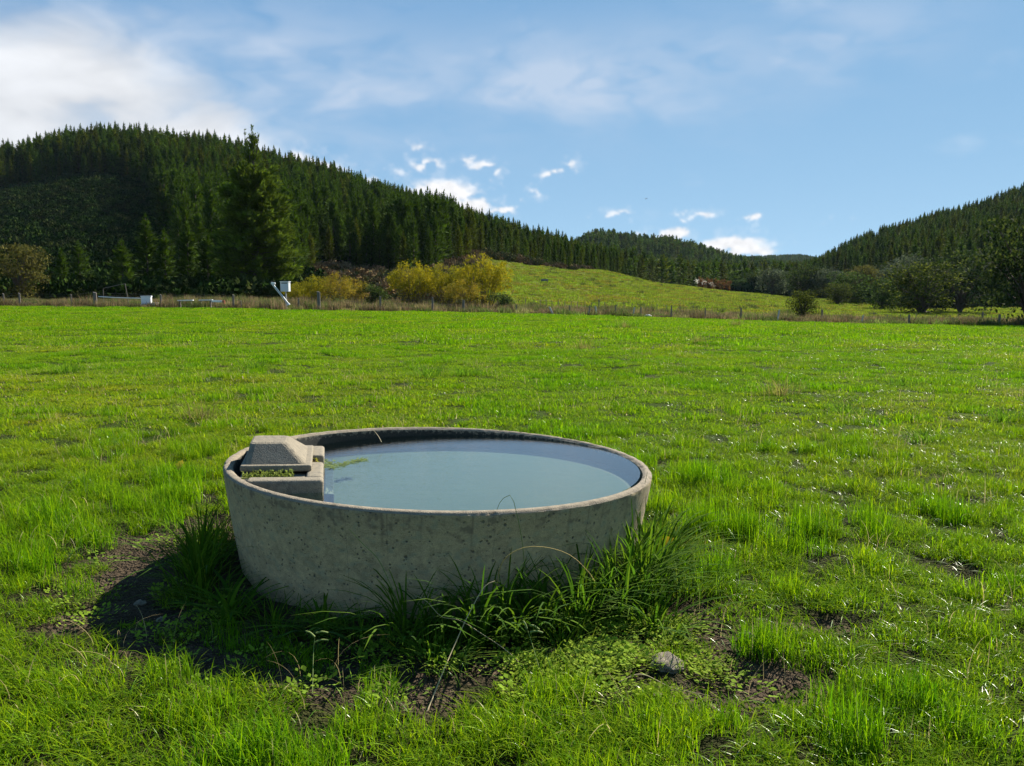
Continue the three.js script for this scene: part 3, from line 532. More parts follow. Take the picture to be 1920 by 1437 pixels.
place(olive, 'paddock_bush', 1504, 588, 74, 543, 0.9, 'olive bush alone behind the fence in front of the right paddock', 'bush');
const autumn = leafy(1106, { w: 0.5, lobes: 22, leaves: 70, size: 0.08, col: [0.13, 0.06, 0.022], tip: [0.2, 0.10, 0.03], lobe: 0.18 });
[[1316, 'leftmost orange autumn tree in the row below the tan bank'], [1332, 'second orange autumn tree from the left below the tan bank'], [1348, 'third orange autumn tree from the left below the tan bank'], [1363, 'rightmost orange autumn tree in the row below the tan bank']].forEach(([px, l], i) => place(autumn, 'autumn_tree', px, 549 + i, 238, 516 + i * 1.6, 0.6, l, 'tree', 'row of orange trees'));
place(pineProtos[1], 'pine_tree', 1301, 549, 262, 514, 1.6, 'dark pine just left of the row of orange trees');
place(pineProtos[2], 'pine_tree', 1274, 540, 262, 520, 2.0, 'short dark pine left of the tan bank');
[[1150, 520, 226, 492], [1168, 524, 228, 497], [1190, 526, 232, 500]].forEach(([px, b, d, t], i) => place(pineProtos[i], 'pine_tree', px, b, d, t, 1.5, ['leftmost of three dark pines on the shoulder of the grass hill', 'middle of three dark pines on the shoulder of the grass hill', 'rightmost of three dark pines on the shoulder of the grass hill'][i]));
// golden willows
function willow(seed, stems, col, o = {}) {
  const r = rng(seed), s = new Soup(), wood = [], g = new THREE.Group(), { spread = 0.55, leaves = 46, up = 1, leafSize = 0.055 } = o;
  for (let i = 0; i < stems; i++) {
    const a = r() * 6.283, out = spread * Math.sqrt(r()), hh = up * (0.55 + 0.45 * r()) * (1 - 0.35 * (out / spread) ** 2), p0 = vec(out * 0.3 * Math.cos(a), 0, out * 0.3 * Math.sin(a)), p2 = vec(out * Math.cos(a), hh, out * Math.sin(a)), p1 = p0.clone().lerp(p2, 0.55).add(vec(0, 0.10, 0)), p3 = p2.clone().add(vec(0.08 * Math.cos(a), -0.03, 0.08 * Math.sin(a)));
    const cv = new THREE.CatmullRomCurve3([p0, p1, p2, p3]); if (i % 3 === 0) wood.push(tubeAlong([p0, p1, p2, p3], 0.007, 0.0015, 4, 6));
    const b = mul(mixc(col, [0.13, 0.15, 0.012], r() * 0.7), 0.7 + 0.6 * r());
    for (let k = 0; k < leaves; k++) {
      const t = Math.pow(r(), 0.6), q = cv.getPoint(t).add(randDir(r).multiplyScalar(0.045)), tg = cv.getTangent(t).add(randDir(r).multiplyScalar(0.9)).normalize(), z = leafSize * (0.5 + 0.8 * r());
      s.leaf(q, tg, tg.clone().cross(randDir(r)).normalize(), z, z * 0.3, mul(b, 0.75 + 0.5 * r()));
    }
  }
  mesh('stems', mergeGeometries(wood), barkMat, g); mesh('foliage', s.geo(), leafMat, g); return g;
}
const GOLD = [0.36, 0.29, 0.007];
const wil = [willow(1201, 150, GOLD), willow(1202, 150, [0.32, 0.27, 0.008]), willow(1203, 90, [0.33, 0.23, 0.02], { spread: 0.5 })];
place(wil[0], 'golden_willow', 905, 580, 76, 474, 0.86, 'tallest golden willow, rightmost in the clump beside the grass hill', 'shrub', 'golden willows beyond the fence');
place(wil[1], 'golden_willow', 835, 578, 80, 493, 0.9, 'golden willow in the middle of the big yellow clump', 'shrub', 'golden willows beyond the fence');
place(wil[0], 'golden_willow', 772, 576, 78, 487, 0.85, 'golden willow at the left side of the big yellow clump', 'shrub', 'golden willows beyond the fence');
place(wil[2], 'golden_willow', 873, 580, 72, 520, 1.2, 'lower yellow-green willow at the front of the big clump', 'shrub', 'golden willows beyond the fence');
place(wil[2], 'golden_willow', 636, 572, 76, 506, 0.85, 'small golden willow between the cabinet and the big clump', 'shrub', 'golden willows beyond the fence');
place(wil[1], 'golden_willow', 595, 572, 78, 515, 0.95, 'orange-tinged small willow right of the white cabinet', 'shrub', 'golden willows beyond the fence');
place(wil[2], 'golden_willow', 668, 572, 80, 518, 0.9, 'thin golden willow right of the small golden willow', 'shrub', 'golden willows beyond the fence');
place(wil[1], 'golden_willow', 560, 570, 84, 528, 1.1, 'low dull green willow behind the white cabinet', 'shrub', 'golden willows beyond the fence');
const darkShrub = leafy(1301, { w: 0.6, lobes: 22, leaves: 80, size: 0.075, col: [0.035, 0.06, 0.012], tip: [0.11, 0.14, 0.03], lobe: 0.2, low: 0.15 });
const brownShrub = leafy(1302, { w: 0.6, lobes: 22, leaves: 80, size: 0.065, col: [0.12, 0.085, 0.045], tip: [0.17, 0.13, 0.07], lobe: 0.2, low: 0.15 });
place(darkShrub, 'shrub', 935, 584, 72, 548, 1.1, 'dark shrub at the foot of the tallest golden willow', 'shrub');
place(darkShrub, 'shrub', 697, 572, 80, 532, 1.0, 'dark green shrub between the golden willows', 'shrub');
place(brownTree, 'native_tree', 38, 566, 88, 449, 0.95, 'olive-brown bushy tree at the left edge behind the fence');
// young pines and scrub below the clearing
[[278, 556, 118, 402, 'slender young pine left of the dark gap in the scrub'], [232, 556, 112, 448, 'young pine in the scrub left of the slender one'], [312, 556, 124, 430, 'young pine at the left side of the plantation foot'], [355, 558, 122, 418, 'young pine near the foot of the plantation, left of the tallest pine'], [392, 560, 120, 432, 'young pine directly left of the tallest pine'], [118, 552, 108, 466, 'small young pine right of the olive-brown tree'], [150, 540, 120, 452, 'small young pine high in the scrub below the clearing'], [425, 560, 118, 452, 'young pine tucked under the tallest pine'], [540, 560, 126, 470, 'young pine on the right flank of the tallest pine']].forEach(([px, b, d, t, l], i) => place(pineProtos[i % 5], 'young_pine', px, b, d, t, [1.7, 1.9, 1.6][i % 3], l, 'tree', 'young pines in the scrub'));
// scrub: one mass on the clearing and along the wood's foot
{
  const scrub = new THREE.Group(); scrub.name = 'scrub'; scrub.userData.kind = 'stuff'; tag(scrub, 'low dark scrub covering the clearing and the foot of the left hill', 'scrub'); scene.add(scrub);
  const bush = (seed, col, tip) => { const r = rng(seed), s = new Soup(); for (let i = 0; i < 420; i++) { const d = randDir(r); d.y = Math.abs(d.y); const p = d.clone().multiplyScalar(0.45 + 0.5 * r()); p.y *= 0.9; const n = randDir(r).add(vec(0, 0.5, 0)).normalize(), z = 0.16 + 0.2 * r(); s.leaf(p, n, n.clone().cross(randDir(r)).normalize(), z, z * 0.55, mul(r() < 0.2 ? tip : col, 0.6 + 0.8 * r())); } return s.geo(); };
  const bushes = [bush(1, [0.018, 0.034, 0.006], [0.04, 0.06, 0.012]), bush(2, [0.014, 0.029, 0.005], [0.03, 0.05, 0.01]), bush(3, [0.024, 0.034, 0.008], [0.05, 0.055, 0.016])];
  const list = stand(45, -140, 345, 92, 335, 2.1, (px, d, a) => { const e = table(woodEdge, px); return d > e + 6 ? 0 : 0.8 + 1.3 * a; });
  list.push(...stand(46, 345, 600, 96, 150, 2.4, (px, d, a) => (d < table(woodEdge, px) + 8 ? 1 + 1.6 * a : 0)));
  scatter(scrub, 'bushes', bushes, scrubMat, list.map((o) => [o.x, gy(o.x, o.z) - 0.1, o.z, o.turn, o.h * 1.3, o.h * (0.8 + 0.7 * o.t), mul([1, 1, 1], 0.6 + 0.7 * o.t)]));
  const bank = new THREE.Group(); bank.name = 'bracken'; bank.userData.kind = 'stuff'; tag(bank, 'brown dry bracken and brush along the lower edge of the pine wood', 'bracken'); scene.add(bank);
  const brush = [bush(5, [0.14, 0.09, 0.04], [0.12, 0.12, 0.04]), bush(6, [0.17, 0.115, 0.06], [0.2, 0.15, 0.07]), bush(7, [0.07, 0.075, 0.025], [0.14, 0.11, 0.04])];
  const bl = stand(47, 570, 1010, 95, 228, 2.0, (px, d, a) => { const e = table(woodEdge, px), g0 = px > 850 ? grassEnd(px) : 0; return d < e + 4 && d > Math.max(g0 - 8, px < 700 ? 92 : px < 850 ? 96 : 120) && a > 0.25 ? 0.7 + 1.2 * a : 0; });
  bl.push(...stand(48, 1000, 1120, 196, 230, 2.4, (px, d, a) => (Math.abs(d - grassEnd(px)) < 7 && a > 0.3 ? 0.5 + 0.9 * a : 0)));
  scatter(bank, 'brush', brush, scrubMat, bl.map((o) => [o.x, gy(o.x, o.z) - 0.1, o.z, o.turn, o.h * 1.2, o.h * (0.7 + 0.7 * o.t), mul([1, 1, 1], 0.7 + 0.6 * o.t)]));
}
// ---------------------------------------------------------------- rank grass along the fence, tussocks on the hill
{
  const rank = new THREE.Group(); rank.name = 'rank_grass'; rank.userData.kind = 'stuff'; tag(rank, 'tall brown seeding grass along the fence beyond the pasture', 'grass'); scene.add(rank);
  const clump = (seed, cols, n, h0, h1, w) => { const r = rng(seed), s = new Soup(); for (let i = 0; i < n; i++) s.blade((r() - 0.5) * 0.9, -0.03, (r() - 0.5) * 0.9, lerp(h0, h1, r()), w * (0.6 + 0.8 * r()), r() * 6.28, 0.15 + r() * 0.5, mul(cols[Math.floor(r() * cols.length)], 0.7 + 0.6 * r()), 2); return s.geo(); };
  const BR = [[0.15, 0.11, 0.055], [0.2, 0.15, 0.075], [0.10, 0.11, 0.03], [0.15, 0.10, 0.065]];
  const geos = [clump(1, BR, 130, 0.3, 0.85, 0.028), clump(2, [[0.16, 0.16, 0.04], [0.22, 0.17, 0.08]], 130, 0.2, 0.6, 0.03), clump(3, BR, 120, 0.25, 0.7, 0.028)];
  const list = stand(51, -60, 2000, 62.6, 92, 0.95, (px, d, a) => { const n = fbm2(px * 0.012, d * 0.12, 3); const far = px < 170 ? 84 : px < 720 ? 96 : px < 1000 ? 84 : 86; if (d > far) return 0; const open = px < 300 && d > 67 ? 0.55 : 1; return a < 0.3 + 0.5 * n ? 0 : (0.62 + 0.6 * a + 0.9 * n) * open * (px > 1000 ? 0.85 : 1); });
  scatter(rank, 'rank_clumps', geos, grassMat, list.map((o) => [o.x, gy(o.x, o.z), o.z, o.turn, 1.1, Math.max(0.3, o.h), mul(mixc([1, 1, 1], [0.6, 1.05, 0.5], sm(fbm2(o.x * 0.12, o.z * 0.3, 3), -0.05, 0.35)), 0.55 + 0.7 * o.t)]));
  const hillGrass = new THREE.Group(); hillGrass.name = 'hill_grass'; hillGrass.userData.kind = 'stuff'; tag(hillGrass, 'olive green grass on the sloping paddock beyond the fence', 'grass'); scene.add(hillGrass);
  const HG = [[0.13, 0.21, 0.008], [0.17, 0.235, 0.01], [0.18, 0.19, 0.035]];
  const hg = [clump(11, HG, 90, 0.1, 0.3, 0.05), clump(12, HG, 90, 0.08, 0.24, 0.05), clump(13, [...HG, [0.18, 0.13, 0.06]], 90, 0.12, 0.34, 0.05)];
  const hl = stand(52, 850, 2000, 86, 275, 1.35, (px, d, a) => { const n = fbm2((px - 960) * d / 1608 * 0.05, -d * 0.05, 4), k = onGrassHill(px, d, n); return a < k * 0.95 ? 1 : 0; });
  scatter(hillGrass, 'hill_clumps', hg, grassMat, hl.map((o) => { const m = fbm2(o.x * 0.09, o.z * 0.09, 3), q = fbm2(o.x * 0.5, o.z * 0.5, 2); return [o.x, gy(o.x, o.z), o.z, o.turn, 1.4, 0.7 + 0.8 * o.t, mul(mixc([1, 1, 1], [1.15, 0.85, 1.1], sm(m, 0, 0.4)), (0.8 + 0.35 * o.t) * (1 + 0.5 * q))]; }));
  const tus = stand(53, 870, 1900, 88, 230, 4.2, (px, d, a) => { const n = fbm2((px - 960) * d / 1608 * 0.05, -d * 0.05, 4); return a < 0.35 * onGrassHill(px, d, n) ? 1 : 0; });
  scatter(hillGrass, 'tussocks', [clump(21, [[0.06, 0.09, 0.02], [0.1, 0.1, 0.03]], 70, 0.25, 0.7, 0.05)], grassMat, tus.map((o) => [o.x, gy(o.x, o.z), o.z, o.turn, 0.7 + o.t * 0.8, 0.5 + o.t * 0.6]));
}
// scrub filling the foot of the right-hand slope
{
  const g = new THREE.Group(); g.name = 'slope_scrub'; g.userData.kind = 'stuff'; tag(g, 'dark grey-green undergrowth along the foot of the right slope', 'scrub'); scene.add(g);
  const mk = (seed, col) => { const r = rng(seed), s = new Soup(); for (let i = 0; i < 420; i++) { const d = randDir(r); d.y = Math.abs(d.y); const p = d.clone().multiplyScalar(0.45 + 0.5 * r()), n = randDir(r).add(vec(0, 0.5, 0)).normalize(), z = 0.16 + 0.2 * r(); s.leaf(p, n, n.clone().cross(randDir(r)).normalize(), z, z * 0.55, mul(col, 0.6 + 0.8 * r())); } return s.geo(); };
  const list = stand(61, 1400, 2060, 150, 560, 4.2, (px, d, a) => { const e = table([[1400, 268], [1500, 250], [1600, 205], [1700, 180], [1800, 172], [2060, 170]], px), f = table([[1400, 330], [1440, 520], [1500, 425], [1580, 335], [1700, 275], [1800, 240], [2060, 220]], px); return d < e || d > f + 6 ? 0 : 2.0 + 2.6 * a; });
  scatter(g, 'bushes', [mk(1, [0.035, 0.055, 0.02]), mk(2, [0.03, 0.045, 0.014]), mk(3, [0.06, 0.075, 0.035])], scrubMat, list.map((o) => [o.x, gy(o.x, o.z) - 0.3, o.z, o.turn, o.h, o.h * (0.9 + 0.6 * o.t), mul([1, 1, 1], 0.65 + 0.7 * o.t)]));
}
// ---------------------------------------------------------------- fences
const postMat = new THREE.MeshStandardMaterial({ color: lin(0.15, 0.125, 0.10), roughness: 0.95, bumpMap: speckleBump, bumpScale: 0.004 });
const paleMat = new THREE.MeshStandardMaterial({ color: lin(0.42, 0.40, 0.36), roughness: 0.9 });
const wireMat = new THREE.MeshPhysicalMaterial({ color: lin(0.12, 0.12, 0.115), roughness: 1, specularIntensity: 0.1 });
const whitePaint = new THREE.MeshStandardMaterial({ color: lin(0.74, 0.74, 0.72), roughness: 0.6 });
const postG = (() => { const g = new THREE.CylinderGeometry(0.92, 1, 1, 9, 2); g.translate(0, 0.5, 0); const p = g.attributes.position; for (let i = 0; i < p.count; i++) if (p.getY(i) > 0.9) p.setY(i, p.getY(i) - 0.03 * (p.getX(i) + 1)); g.computeVertexNormals(); return g; })();
function fence(name, label, posts, wires, dOf, group) {       // posts: [px, height, radius, lean, pale]
  const f0 = at(posts[0][0], 575, dOf(posts[0][0])), o = vec(f0.x, groundY(f0.x, f0.z), f0.z), t = thing(name, label, 'fence', o, group), line = [];
  for (const [px, h, r, lean = 0, pale = 0] of posts) {
    const d = dOf(px), q = at(px, 575, d), y = groundY(q.x, q.z), m = mesh(pale ? 'leaning_stay' : 'post', postG, pale ? paleMat : postMat, t);
    m.position.set(q.x - o.x, y - o.y - 0.12, q.z - o.z); m.scale.set(r, h + 0.12, r); m.rotation.z = lean; if (!pale) line.push([vec(q.x - o.x, y - o.y, q.z - o.z), h]);
  }
  for (const k of wires) for (let i = 0; i < line.length - 1; i++) { const a = line[i][0].clone().add(vec(0, line[i][1] * k, 0.05)), b = line[i + 1][0].clone().add(vec(0, line[i + 1][1] * k, 0.05)), md = a.clone().lerp(b, 0.5).add(vec(0, -0.012, 0)); mesh('wire', tubeAlong([a, md, b], 0.0025, 0.0025, 4, 3), wireMat, t); }
  return t;
}
fence('field_fence', 'post and wire fence along the far left side of the pasture', [[-70, 1, 0.05], [7, 0.95, 0.06], [37, 1.0, 0.07], [134, 0.95, 0.04], [179, 1.12, 0.14, 0.02], [302, 1.0, 0.07], [437, 1.05, 0.075, -0.03], [452, 0.62, 0.04], [560, 0.9, 0.05], [598, 1.42, 0.13, 0.01], [713, 1.12, 0.07], [811, 1.12, 0.075], [869, 0.95, 0.1]], [0.3, 0.55, 0.8, 0.95], (px) => (px === 598 ? 62.2 : 63.4));
fence('field_fence', 'post and wire fence along the far right side of the pasture', [[968, 0.7, 0.05], [1038, 0.66, 0.07, 0.42, 1], [1068, 0.75, 0.05], [1098, 0.6, 0.05, -0.55, 1], [1105, 0.75, 0.05], [1119, 0.72, 0.07, 0.12, 1], [1154, 0.85, 0.055], [1186, 0.75, 0.05, -0.2, 1], [1202, 0.8, 0.05], [1259, 0.95, 0.06], [1323, 0.85, 0.05], [1390, 0.98, 0.065], [1458, 0.9, 0.06, -0.16, 1], [1542, 1.0, 0.065], [1616, 0.7, 0.05, -0.2, 1], [1706, 0.78, 0.075], [1790, 0.6, 0.05, 0.1], [1876, 0.85, 0.09], [1960, 0.8, 0.06]], [0.35, 0.6, 0.9], () => 63.6);
fence('hill_fence', 'line of thin fence posts along the foot of the grass hill', [985, 1001, 1013, 1024, 1035, 1047, 1059, 1071, 1083, 1097, 1109, 1123, 1134, 1147, 1157, 1170, 1185, 1208, 1232, 1250, 1275, 1300].map((px, i) => [px, [0.95, 0.85, 0.9][i % 3] * (px === 1123 ? 1.35 : 1), px === 1123 ? 0.06 : 0.035]), [0.5, 0.85], () => 90);
fence('paddock_fence', 'low row of thin fence posts in front of the right-hand trees', [1640, 1665, 1690, 1719, 1757, 1772, 1798, 1818, 1826, 1844, 1861, 1885].map((px, i) => [px, [0.85, 0.7, 0.75][i % 3] * (px === 1844 ? 1.3 : 1), px === 1844 ? 0.09 : 0.04]), [0.5, 0.85], () => 84);

// ---------------------------------------------------------------- things along the fence
const greyPaint = new THREE.MeshStandardMaterial({ color: lin(0.62, 0.63, 0.62), roughness: 0.55 }), slotMat = new THREE.MeshStandardMaterial({ color: lin(0.10, 0.11, 0.12), roughness: 0.7 }), redPaint = new THREE.MeshStandardMaterial({ color: lin(0.5, 0.1, 0.06), roughness: 0.7 });
const local = (name, g, mat, parent, x = 0, y = 0, z = 0, rz = 0) => { const m = mesh(name, g, mat, parent); m.position.set(x, y, z); m.rotation.z = rz; return m; };
const atGround = (px, d) => { const p = at(px, 575, d); return vec(p.x, groundY(p.x, p.z), p.z); };
{
  const p = atGround(536, 64.5), c = thing('cabinet', 'pale grey metal cabinet with a dark slot, raised on a post beside the fence', 'cabinet', p); c.rotation.y = -0.15;
  const hb = at(536, 547, 64.5).y - p.y, ht = at(536, 529, 64.5).y - p.y, hh = ht - hb;
  local('case', new RoundedBoxGeometry(0.64, hh, 0.4, 2, 0.015), greyPaint, c, 0, hb + hh / 2);
  local('roof', new RoundedBoxGeometry(0.7, 0.04, 0.47, 2, 0.01), whitePaint, c, 0, ht + 0.022);
  local('door', new RoundedBoxGeometry(0.54, hh - 0.2, 0.02, 1, 0.006), new THREE.MeshStandardMaterial({ color: lin(0.5, 0.53, 0.56), roughness: 0.5 }), c, 0, hb + hh / 2 - 0.07, 0.212);
  local('slot', new THREE.BoxGeometry(0.46, 0.085, 0.012), slotMat, c, 0, ht - 0.085, 0.208);
  local('post', new THREE.CylinderGeometry(0.06, 0.065, hb + 0.1, 10), paleMat, c, 0.02, hb / 2 - 0.052);
}
{
  const a = at(510, 532, 63.9), b = at(541, 571, 63.9), p = vec(b.x, groundY(b.x, b.z), b.z), c = thing('white_beam', 'white painted beam leaning across the fence next to the cabinet', 'beam', p), L = a.distanceTo(b), ang = Math.atan2(a.y - b.y, a.x - b.x);
  const bar = local('bar', new RoundedBoxGeometry(L, 0.13, 0.12, 2, 0.02), whitePaint, c, (a.x + b.x) / 2 - p.x, (a.y + b.y) / 2 - p.y, 0, ang);
  local('groove', new THREE.BoxGeometry(L * 0.9, 0.03, 0.012), slotMat, bar, 0, -0.01, 0.062);
  local('bracket', new RoundedBoxGeometry(0.32, 0.15, 0.16, 2, 0.03), whitePaint, c, a.x - p.x + 0.08, a.y - p.y + 0.02, 0, -0.1);
  local('foot', new RoundedBoxGeometry(0.22, 0.14, 0.16, 2, 0.03), whitePaint, c, b.x - p.x - 0.02, Math.max(0.07, b.y - p.y), 0, 0.3);
}
{
  const p = atGround(275, 64.2), c = thing('white_box', 'weathered white wooden hive box standing in the dry grass by the fence', 'box', p); c.rotation.y = 0.22;
  local('base', new RoundedBoxGeometry(0.8, 0.12, 0.62, 1, 0.01), paleMat, c, 0, 0.18);
  local('body', new RoundedBoxGeometry(0.68, 0.52, 0.52, 2, 0.012), whitePaint, c, 0, 0.505);
  local('lid', new RoundedBoxGeometry(0.74, 0.085, 0.58, 2, 0.012), greyPaint, c, 0, 0.81);
  local('stand', new THREE.BoxGeometry(0.5, 0.2, 0.4), slotMat, c, 0, 0.02);
  const q = atGround(291, 64.1), d = thing('small_box', 'low pale box lying right of the white hive box', 'box', q);
  local('body', new RoundedBoxGeometry(0.42, 0.2, 0.36, 2, 0.015), paleMat, d, 0, 0.26); local('feet', new THREE.BoxGeometry(0.34, 0.2, 0.3), slotMat, d, 0, 0.06);
}
{
  const p = atGround(225, 63.0), c = thing('white_rail', 'white rail running from the thick fence post to the hive box', 'rail', p);
  const a = at(184, 556.5, 63.0).sub(p), b = at(263, 559.5, 63.0).sub(p);
  mesh('rail', tubeAlong([a, a.clone().lerp(b, 0.5).add(vec(0, -0.02, 0)), b], 0.035, 0.035, 6, 8), whitePaint, c);
  const q = atGround(215, 66), f = thing('bent_frame', 'bent metal frame leaning in the scrub behind the white rail', 'frame', q), u = at(193, 541, 66).sub(q), v = at(234, 532, 66).sub(q), w = at(240, 552, 66).sub(q), w2 = atGround(242, 66).sub(q);
  mesh('pole', tubeAlong([u, u.clone().lerp(v, 0.5), v], 0.028, 0.028, 6, 6), postMat, f); mesh('pole', tubeAlong([v, v.clone().lerp(w2, 0.5), w2], 0.028, 0.028, 6, 6), postMat, f); const u2 = u.clone(); u2.y = atGround(193, 66).y - q.y; mesh('pole', tubeAlong([u, u.clone().lerp(u2, 0.5), u2], 0.025, 0.025, 6, 6), postMat, f);
}
[[348, 563.5, 1.15, 'white plank lying on the rank grass right of the hive box', 'white_plank'], [386, 563, 1.0, 'pale plank lying on the rank grass nearer the red-ended board', 'pale_plank']].forEach(([px, py, w, l, n], i) => { const p = atGround(px, 63.3), c = thing(n, l, 'plank', p), y = Math.max(0.3, at(px, py, 63.3).y - p.y); local('board', new RoundedBoxGeometry(w, 0.07, 0.22, 1, 0.01), i ? greyPaint : whitePaint, c, 0, y, 0, 0.02); local('trestle', new THREE.BoxGeometry(0.08, y, 0.16), postMat, c, -w * 0.35, y / 2 - 0.04); local('trestle', new THREE.BoxGeometry(0.08, y, 0.16), postMat, c, w * 0.35, y / 2 - 0.04); });
{ const p = atGround(410, 63.3), c = thing('striped_board', 'white board with a red end propped beside a fence post', 'board', p); local('board', new RoundedBoxGeometry(0.8, 0.16, 0.05, 1, 0.01), whitePaint, c, -0.15, 0.52, 0, -0.05); local('red_end', new RoundedBoxGeometry(0.2, 0.28, 0.07, 1, 0.01), redPaint, c, 0.36, 0.44); local('leg', new THREE.CylinderGeometry(0.03, 0.03, 0.5, 6), postMat, c, 0.36, 0.2); local('leg', new THREE.CylinderGeometry(0.03, 0.03, 0.5, 6), postMat, c, -0.45, 0.22); }
{ const p = atGround(1216, 63.2), r = rng(8), g = new THREE.IcosahedronGeometry(0.15, 2), q = g.attributes.position; for (let i = 0; i < q.count; i++) { const k = 1 + 0.25 * n3(q.getX(i) * 5, q.getY(i) * 5, q.getZ(i) * 5); q.setXYZ(i, q.getX(i) * k * 1.7, q.getY(i) * k * 0.7, q.getZ(i) * k); } g.computeVertexNormals(); const m = mesh('white_sack', g, whitePaint); m.position.copy(p).add(vec(0, 0.12, 0)); tag(m, 'crumpled white sack lying at the foot of the right fence', 'sack'); }
{ // dark feed trough on the grass hill
  const d = 150, a = at(1021, 535, d), p = vec(a.x, groundY(a.x, a.z), a.z), c = thing('feed_trough', 'small dark feed trough on the sloping grass paddock', 'trough', p);
  local('body', new RoundedBoxGeometry(1.25, 0.34, 0.5, 2, 0.05), slotMat, c, 0, 0.42); for (const x of [-0.5, 0.5]) local('leg', new THREE.BoxGeometry(0.1, 0.36, 0.44), slotMat, c, x, 0.1);
}
{ // tan bank with pale plumes
  const plume = (() => { const r = rng(31), s = new Soup(), w = new Soup(), g = new THREE.Group(); for (let i = 0; i < 90; i++) w.blade((r() - 0.5) * 0.4, 0, (r() - 0.5) * 0.4, 0.9 + r() * 0.6, 0.05, r() * 6.28, 0.9, mul([0.15, 0.15, 0.05], 0.7 + 0.6 * r()), 3); for (let i = 0; i < 6; i++) { const a = r() * 6.28, b = vec(0.3 * Math.cos(a), 1.1 + r() * 0.5, 0.3 * Math.sin(a)); for (let k = 0; k < 40; k++) s.leaf(b.clone().add(randDir(r).multiplyScalar(0.14)).add(vec(0, r() * 0.6, 0)), vec(r() - 0.5, 1.5, r() - 0.5).normalize(), randDir(r), 0.25, 0.07, mul([0.7, 0.68, 0.6], 0.8 + 0.3 * r())); } mesh('leaves', w.geo(), grassMat, g); mesh('plumes', s.geo(), grassMat, g); g.userData = { category: 'grass plant' }; return g; })();
  [1304, 1309, 1314, 1319, 1324, 1330, 1336, 1342].forEach((px, i) => { const d = 290, q = at(px, 529 + i * 1.2, d), y = groundY(q.x, q.z), tall = at(px, 520 + i * 1.4, d).y - y; const c = copyOf(plume, 'plumed_grass', vec(q.x, y, q.z), 'pale plumed grass plant on the bank above the orange trees', 'plumed grasses on the bank'); c.scale.setScalar(Math.max(0.8, tall / 2.4)); c.rotation.y = i; });
}
{ // a bird over the valley
  const s = new THREE.BufferGeometry(), P = []; const q = (a, b, c) => P.push(...a, ...b, ...c);
  const body = new THREE.SphereGeometry(0.09, 10, 8); body.scale(2.1, 0.8, 0.8);
  const t = thing('bird', 'small dark bird gliding high over the valley', 'bird', at(1211, 373, 150)); mesh('body', body, slotMat, t);
  for (const k of [-1, 1]) { const g = new THREE.BufferGeometry(), z = k; g.setAttribute('position', new THREE.Float32BufferAttribute([0.12, 0.02, 0.04 * z, -0.12, 0.02, 0.04 * z, 0.02, 0.16, 0.45 * z, -0.14, 0.14, 0.45 * z, -0.16, 0.1, 0.85 * z, 0.12, 0.05, 0.04 * z, -0.12, 0.05, 0.04 * z, 0.02, 0.19, 0.45 * z, -0.14, 0.17, 0.45 * z], 3)); g.setIndex([0, 1, 2, 2, 1, 3, 2, 3, 4, 5, 7, 6, 7, 8, 6, 7, 4, 8]); g.computeVertexNormals(); mesh('wing', g, slotMat, t); }
  t.rotation.y = 1.2;
}
// ---------------------------------------------------------------- weeds, stalks and stones round the trough
const ringPos = (ang, r) => { const x = TX + r * Math.cos(ang), z = TZ + r * Math.sin(ang); return vec(x, groundY(x, z), z); };
const coarse = (seed, n, h0, h1, w, spread, cols) => { const r = rng(seed), s = new Soup(); for (let i = 0; i < n; i++) { const a = r() * 6.283, q = spread * r(); s.blade(q * Math.cos(a), -0.02, q * Math.sin(a), lerp(h0, h1, r()), w * (0.6 + 0.7 * r()), a + (r() - 0.5) * 2, 0.25 + r() * 1.0, mul(cols[Math.floor(r() * cols.length)], 0.75 + 0.5 * r()), 6); } return s.geo(); };
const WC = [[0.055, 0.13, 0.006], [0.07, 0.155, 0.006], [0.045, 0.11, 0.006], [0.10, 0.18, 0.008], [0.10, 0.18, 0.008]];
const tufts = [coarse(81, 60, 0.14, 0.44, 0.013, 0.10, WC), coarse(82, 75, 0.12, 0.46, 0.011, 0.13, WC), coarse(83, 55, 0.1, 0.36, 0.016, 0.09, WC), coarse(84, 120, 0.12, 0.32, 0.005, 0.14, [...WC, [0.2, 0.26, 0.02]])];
const weedProto = tufts.map((g) => { const t = new THREE.Group(); mesh('blades', g, grassMat, t); t.userData = { category: 'grass tuft' }; return t; });
